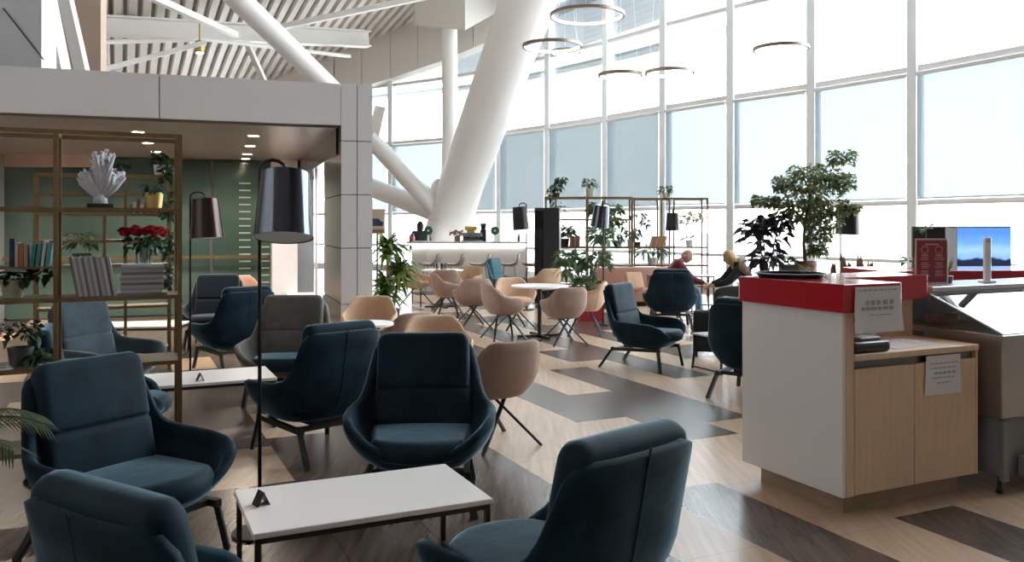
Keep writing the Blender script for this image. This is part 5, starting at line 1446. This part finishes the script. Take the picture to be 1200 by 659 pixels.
bm = BM(); rbox(bm, (-0.04, 0, 0.33), (0.30, 0.24, 0.10), 0.02, 1); rbox(bm, (-0.04, 0, 0.25), (0.2, 0.2, 0.07), 0.01, 1); obj('hopper', bm, YELLOW, t)
t = thing('coffee_grinder', 'black coffee grinder at the right side of the coffee machine', 'grinder', b_on(566.5, YB + 0.3), 0)
bm = BM(); rbox(bm, (0, 0, 0.15), (0.15, 0.2, 0.30), 0.02, 2); obj('body', bm, BLACKP, t)
bm = BM(); lathe(bm, [(0, .30), (0.05, .30), (0.08, .42), (0.08, .45), (0, .45)], 18); obj('hopper', bm, BLACKP, t)
t = thing('flower_posy', 'posy of peach flowers in a wooden pot on the white bar', 'flowers', b_on(536), 0)
bm = BM(); rbox(bm, (0, 0, 0.07), (0.13, 0.13, 0.14), 0.01, 1); obj('pot', bm, BARK, t)
bm = BM(); crown(bm, random.Random(61), [((0, 0, .20), (.15, .1, .07))], 70, 0.09, 0.06, 0.4, 0.1); obj('blooms', bm, leaf_mat('peach_petal', (0.45, 0.16, 0.08), (0.6, 0.45, 0.35)), t)
bm = BM(); crown(bm, random.Random(62), [((-.05, 0, .18), (.15, .1, .07))], 26, 0.1, 0.04, 0.2, 0.3); obj('foliage', bm, GREEN, t)
for k, (px, c_, nm_) in enumerate(((481, (0.5, 0.06, 0.08), 'red'), (484.5, (0.6, 0.35, 0.35), 'pink'), (608, (0.1, 0.06, 0.05), 'dark'))):
    t = thing('bottle', 'small %s bottle standing on the white bar' % nm_, 'bottle', b_on(px), 0)
    bm = BM(); lathe(bm, [(0, 0), (.035, 0), (.035, .12), (.015, .16), (.015, .19), (0, .19)], 14); obj('body', bm, mat('bar_bottle_%d' % k, c_, 0.3), t, True, angle=40)
    bm = BM(); lathe(bm, [(0, .19), (.017, .19), (.017, .21), (0, .21)], 12); obj('cap', bm, BLACKP, t)
t = thing('poster_board', 'cream poster board with a dark blue car picture, beside the clad pier', 'poster', (W(442, 22.5), 22.5, 0), 0)
bm = BM(); box(bm, (0, 0, 1.72), (0.42, 0.03, 0.66)); obj('board', bm, mat('cream_poster', (0.62, 0.52, 0.42), 0.6), t)
bm = BM(); prism(bm, [(-0.19, 0), (0.15, 0), (0.17, 0.10), (0.10, 0.13), (0.04, 0.2), (-0.12, 0.2), (-0.18, 0.12)], 0, 0.004); obj('car_picture', xform(bm, Matrix.Translation((0, -0.016, 1.60)) @ Matrix.Rotation(R(90), 4, 'X')), mat('poster_navy', (0.03, 0.05, 0.12), 0.5), t)
bm = BM(); box(bm, (0, -0.017, 1.46), (0.40, 0.004, 0.1)); obj('caption_band', bm, mat('poster_rust', (0.3, 0.15, 0.12), 0.6), t)
bm = BM(); box(bm, (0, 0.02, 0.7), (0.05, 0.03, 1.4)); box(bm, (0, 0, 0.01), (0.4, 0.3, 0.02)); obj('stand', bm, GREYM, t)
# black suitcase beside the side table
t = thing('suitcase', 'black wheeled cabin suitcase standing behind the small white side table', 'suitcase', (W(829, 10.35), 10.35, 0), R(-15))
bm = BM(); rbox(bm, (0, 0, 0.31), (0.34, 0.22, 0.50), 0.03, 3); obj('body', bm, BLACKCL, t, True, angle=50)
bm = BM(); box(bm, (0, -0.113, 0.27), (0.27, 0.012, 0.3)); obj('front_pocket', bm, BLACKCL, t)
for sx in (-1, 1):
    for sy in (-1, 1):
        bm = BM(); lathe(bm, [(0, -.012), (.03, -.012), (.03, .012), (0, .012)], 14, (sx * .13, sy * .08, .03), Matrix.Rotation(R(90), 3, 'Y')); obj('wheel', bm, BLACKP, t)
bm = BM(); tube(bm, [(-.09, .09, .55), (-.09, .09, .62), (.09, .09, .62), (.09, .09, .55)], 0.009, 6); obj('handle', bm, GREYM, t)
# tables glimpsed through the side opening of the portal
side_table(-3.66, 14.9, PA, 'white table glimpsed through the portal opening, before the far pier', 0.62)
strap_plant('small dark plant glimpsed through the side opening of the portal', (W(357, 17.5), 17.5, 0), POTD, [(0, 0, 0.75)], 0.14, 0.4, 30, 0.3, 9, IVY)

# ------------------------------------------------------------------ people
def skin_mesh(name, verts, edges, radii, m, parent, root=0, sub=2):
    me = bpy.data.meshes.new(name)
    me.from_pydata([Vector(v) for v in verts], edges, []); me.materials.append(m)
    o = bpy.data.objects.new(name, me); COL.objects.link(o)
    if parent is not None: o.parent = parent
    sk = o.modifiers.new('skin', 'SKIN'); sk.use_smooth_shade = True
    for i, rr_ in enumerate(radii):
        r2 = rr_ if isinstance(rr_, tuple) else (rr_, rr_)
        me.skin_vertices[0].data[i].radius = r2
        me.skin_vertices[0].data[i].use_root = (i == root)
    ss = o.modifiers.new('sub', 'SUBSURF'); ss.levels = sub; ss.render_levels = sub
    return o
def person(label, loc, rz, J, skinm, top_m, leg_m, shoe_m, hair, hair_m, lean_head, hair_style, group=None):
    """J: joints in the person's own frame (facing +y)"""
    t = thing('person', label, 'person', loc, rz)
    g = lambda k: Vector(J[k])
    # one continuous body: pelvis, spine, neck, both arms, both legs with feet and fingers
    V_, E_, R_ = [], [], []
    def add(p, r, par=None):
        V_.append(Vector(p)); R_.append(r)
        if par is not None: E_.append((par, len(V_) - 1))
        return len(V_) - 1
    pel = add(g('pelvis'), (0.14, 0.11)); ab = add(g('pelvis').lerp(g('chest'), 0.5), (0.13, 0.105), pel); ch = add(g('chest'), (0.15, 0.11), ab)
    nk = add(g('neck'), 0.052, ch); hd = add(g('head') - (g('head') - g('neck')) * 0.35, 0.05, nk)
    hands = []
    for s in ('l', 'r'):
        sh = add(g('sh_' + s), 0.062, ch); el = add(g('el_' + s), 0.044, sh); wr = add(g('wr_' + s), 0.028, el)
        d = (g('wr_' + s) - g('el_' + s)).normalized()
        pm = add(g('wr_' + s) + d * 0.06, (0.036, 0.018), wr)
        sd = d.cross(Vector((0, 0, 1))).normalized()
        for q, (o_, L) in enumerate(((-.027, .065), (-.009, .078), (.009, .074), (.027, .058))):
            b0 = add(V_[pm] + d * 0.035 + sd * o_, 0.010, pm); b1 = add(V_[b0] + d * L * 0.5 + Vector((0, 0, -0.012)), 0.009, b0); add(V_[b1] + d * L * 0.42 + Vector((0, 0, -0.026)), 0.008, b1)
        th = add(V_[pm] - d * 0.02 + sd * (-0.036 if s == 'l' else 0.036) + Vector((0, 0, -0.008)), 0.012, wr); add(V_[th] + d * 0.045 + Vector((0, 0, -0.012)), 0.009, th)
        hp = add(g('hip_' + s), 0.088, pel); kn = add(g('kn_' + s), 0.060, hp); an = add(g('an_' + s), 0.040, kn); add(g('an_' + s) + Vector(J['toe']) + Vector((0, 0, -0.045)), (0.038, 0.03), an)
    skin_mesh('body', V_, E_, R_, skinm, t)
    # head with face
    H = g('head'); hr = Matrix.Rotation(lean_head, 3, 'X')
    bm = BM()
    q = bmesh.ops.create_uvsphere(bm, u_segments=24, v_segments=16, radius=1.0)['verts']
    for v in q:
        x, y, z = v.co
        w_ = 0.076 * (1 - 0.20 * max(0, -z)); 
        v.co = Vector((x * w_, y * 0.096 + (0.012 if z < 0 and y > 0 else 0) * -z, z * 0.118))
    ball(bm, (0, 0.098, -0.012), 0.017, (0.8, 1.1, 1.4), 8, 6)
    for s in (-1, 1): ball(bm, (s * 0.075, -0.005, -0.005), 0.026, (0.35, 0.8, 1.2), 8, 6)
    bmesh.ops.transform(bm, matrix=Matrix.Translation(H) @ hr.to_4x4(), verts=bm.verts)
    hd_o = obj('head', bm, skinm, t, True)
    bm = BM()
    for s in (-1, 1): ball(bm, H + hr @ Vector((s * 0.031, 0.086, 0.012)), 0.010, (1.2, 0.6, 0.8), 8, 6)
    for s in (-1, 1): bm_e = None
    obj('eyes', bm, DARKHAIR, hd_o, True)
    bm = BM(); ball(bm, H + hr @ Vector((0, 0.088, -0.055)), 0.018, (1.3, 0.4, 0.35), 8, 6); obj('mouth', bm, mat('lips', (0.4, 0.14, 0.12), 0.5), hd_o, True)
    # hair
    bm = BM()
    if hair_style == 'bald':
        q = bmesh.ops.create_uvsphere(bm, u_segments=24, v_segments=14, radius=1.0)['verts']
        bmesh.ops.delete(bm, geom=[v for v in q if v.co.z > 0.15 or v.co.y > 0.15 or v.co.z < -0.62], context='VERTS')
        bmesh.ops.transform(bm, matrix=Matrix.Translation(H) @ hr.to_4x4() @ Matrix.Diagonal((0.081, 0.102, 0.122, 1)), verts=bm.verts)
    else:
        q = bmesh.ops.create_uvsphere(bm, u_segments=24, v_segments=14, radius=1.0)['verts']
        bmesh.ops.delete(bm, geom=[v for v in q if (v.co.y > 0.45 and v.co.z < 0.5)], context='VERTS')
        for v in bm.verts:
            x, y, z = v.co
            L = 1.0 if z > -0.1 else 1.0 + hair * min(1, (-z))
            v.co = Vector((x * 0.089 * (1.05 if z < 0 else 1), y * 0.11 - 0.008, z * 0.130 * L))
        bmesh.ops.transform(bm, matrix=Matrix.Translation(H) @ hr.to_4x4(), verts=bm.verts)
    ho = obj('hair', bm, hair_m, t, True); so = ho.modifiers.new('solid', 'SOLIDIFY'); so.thickness = 0.008
    # clothes over the body
    V_, E_, R_ = [], [], []
    pel = add(g('pelvis') + Vector((0, 0, 0.02)), (0.165, 0.135)); ab = add(g('pelvis').lerp(g('chest'), 0.5), (0.155, 0.13), pel); ch = add(g('chest'), (0.195, 0.145), ab); nk = add(g('chest').lerp(g('neck'), 0.92), 0.082, ch)
    for s in ('l', 'r'):
        sh = add(g('sh_' + s), 0.098, ch); el = add(g('el_' + s), 0.064, sh); add(g('wr_' + s), 0.044, el)
    skin_mesh('top', V_, E_, R_, top_m, t)
    V_, E_, R_ = [], [], []
    pel = add(g('pelvis') - Vector((0, 0, 0.01)), (0.155, 0.122))
    for s in ('l', 'r'):
        hp = add(g('hip_' + s), 0.102, pel); kn = add(g('kn_' + s), 0.076, hp); add(g('an_' + s) + Vector((0, 0, 0.02)), 0.058, kn)
    skin_mesh('trousers', V_, E_, R_, leg_m, t)
    for s in ('l', 'r'):
        a = g('an_' + s); d = Vector(J['toe'])
        bm = BM(); f = d.normalized(); sd = f.cross(Vector((0, 0, 1)))
        rows = []
        for (k, w_, z1) in ((-0.5, .030, .07), (-0.3, .038, .085), (0.2, .036, .08), (0.7, .044, .055), (1.15, .042, .04), (1.4, .022, .025)):
            c_ = Vector((a.x, a.y, 0)) + d * k; z0 = a.z - 0.085
            rows.append([c_ + sd * w_ + Vector((0, 0, z0)), c_ - sd * w_ + Vector((0, 0, z0)), c_ - sd * w_ * 0.8 + Vector((0, 0, z0 + z1)), c_ + sd * w_ * 0.8 + Vector((0, 0, z0 + z1))])
        rings_loft(bm, rows); obj('shoe', bm, shoe_m, t, True, sub=1)
    return t
sit = dict(pelvis=(0, 0, .56), chest=(0, 0.17, .88), neck=(0, 0.27, 1.015), head=(0, 0.365, 1.085), sh_l=(-.19, .20, .935), sh_r=(.19, .20, .935),
           el_l=(-.23, .42, .70), el_r=(.23, .42, .70), wr_l=(-.10, .63, .63), wr_r=(.10, .64, .64), hip_l=(-.09, .05, .53), hip_r=(.09, .05, .53),
           kn_l=(-.13, .54, .53), kn_r=(.14, .52, .52), an_l=(-.14, .62, .085), an_r=(.15, .54, .085), toe=(0, .12, 0))
MAN = (2.62, 14.35)
tub_at(MAN[0], MAN[1], 1, -0.05, 'shade-painted tub chair under the seated man in the burgundy sweater')
person('seated bald person in a burgundy sweater and light jeans, leaning forward to the right', (MAN[0], MAN[1] + 0.0, 0.0), yaw(1, -0.05), sit, SKIN, SWEATER, JEANS, BLACKCL, 0.3, GREYHAIR, R(-30), 'bald')
WOM = (3.92, 13.75)
tub_at(WOM[0], WOM[1], -1, 0.05, 'shade-painted tub chair under the seated blond person, behind the counter edge')
wt = person('seated blond person in a dark jacket, leaning forward to the left', (WOM[0], WOM[1], 0.0), yaw(-1, 0.05), sit, SKIN, BLACKCL, GREYCL, BLACKCL, 0.9, BLOND, R(-25), 'long')
bm = BM(); tube(bm, [(-.25, .08, .84), (-.26, .20, .93), (-.12, .20, 1.01), (0, .14, 1.03), (.12, .20, 1.01), (.26, .20, .93), (.25, .08, .84)], [.05, .075, .07, .065, .07, .075, .05], 12); obj('fur_collar', bm, FUR, wt, True)
t = thing('side_table', 'small dark high table between the two seated people', 'table', (3.35, 14.95, 0), 0)
bm = BM(); rbox(bm, (0, 0, 0.71), (0.42, 0.42, 0.022), 0.004, 1); obj('tabletop', bm, BLACKP, t)
for sx in (-1, 1):
    for sy in (-1, 1):
        bm = BM(); box(bm, (sx * .19, sy * .19, .35), (.022, .022, .70)); obj('leg', bm, BLACK, t)
bm = BM()
box(bm, (0, .19, .06), (.36, .02, .02)); box(bm, (0, -.19, .06), (.36, .02, .02)); box(bm, (.19, 0, .06), (.02, .36, .02)); box(bm, (-.19, 0, .06), (.02, .36, .02))
obj('stretcher', bm, BLACK, t)
stand = dict(pelvis=(0, 0, .95), chest=(0, 0.02, 1.28), neck=(0, 0.02, 1.47), head=(0, 0.05, 1.60), sh_l=(-.19, 0, 1.40), sh_r=(.19, 0, 1.40),
             el_l=(-.25, .02, 1.12), el_r=(.25, .02, 1.12), wr_l=(-.2, .2, 1.03), wr_r=(.2, .2, 1.03), hip_l=(-.09, 0, .90), hip_r=(.09, 0, .90),
             kn_l=(-.10, .02, .49), kn_r=(.10, .02, .49), an_l=(-.10, -.02, .085), an_r=(.10, -.02, .085), toe=(0, .12, 0))
person('standing person in black with dark hair behind the white bar', (W(493, 22.2), 22.2, 0), yaw(-0.5, 1), stand, SKIN, BLACKCL, BLACKCL, BLACKCL, 1.6, DARKHAIR, 0, 'long')

# warm light from the recessed downlights of the portal soffit
for a, b in ((-1.0, 1.5), (-1.0, 3.0), (-1.0, 4.5), (-2.4, 1.5), (-2.4, 3.0), (-2.4, 4.5), (-3.9, 2.2), (-3.9, 4.2)):
    ld = bpy.data.lights.new('downlight_lamp', 'AREA'); ld.shape = 'DISK'; ld.size = 0.13; ld.energy = 5; ld.color = (1.0, 0.86, 0.70); ld.spread = R(150)
    lo = bpy.data.objects.new('downlight_lamp', ld); COL.objects.link(lo); lo.location = pk(a, b, 2.785)

# ------------------------------------------------------------------ light, world, camera
w = bpy.data.worlds.new('sky'); scene.world = w; w.use_nodes = True
nt = w.node_tree; bg = nt.nodes['Background']
tc = nt.nodes.new('ShaderNodeTexCoord'); sx = nt.nodes.new('ShaderNodeSeparateXYZ'); nt.links.new(tc.outputs['Generated'], sx.inputs[0])
r = nt.nodes.new('ShaderNodeValToRGB')
r.color_ramp.elements[0].position = 0.0; r.color_ramp.elements[0].color = (1.0, 0.97, 0.95, 1)
r.color_ramp.elements[1].position = 0.6; r.color_ramp.elements[1].color = (0.80, 0.92, 1.0, 1)
nt.links.new(sx.outputs[2], r.inputs['Fac']); nt.links.new(r.outputs['Color'], bg.inputs['Color'])
bg.inputs['Strength'].default_value = 1.9
cam = bpy.data.cameras.new('camera'); co = bpy.data.objects.new('camera', cam); COL.objects.link(co)
co.location = (0, 0, EYE); co.rotation_euler = (PI / 2, 0, 0)
cam.sensor_width = 36; cam.lens = FOC / 1200 * 36; cam.shift_y = -64.5 / 1200; cam.clip_end = 500
scene.camera = co
vs = scene.view_settings
vs.view_transform = 'Standard'; vs.look = 'None'; vs.gamma = 1; vs.exposure = 2.58; vs.use_curve_mapping = False
scene.cycles.max_bounces = 8; scene.cycles.transparent_max_bounces = 16; scene.cycles.diffuse_bounces = 5
scene.cycles.use_denoising = True
scene.cycles.sample_clamp_indirect = 6
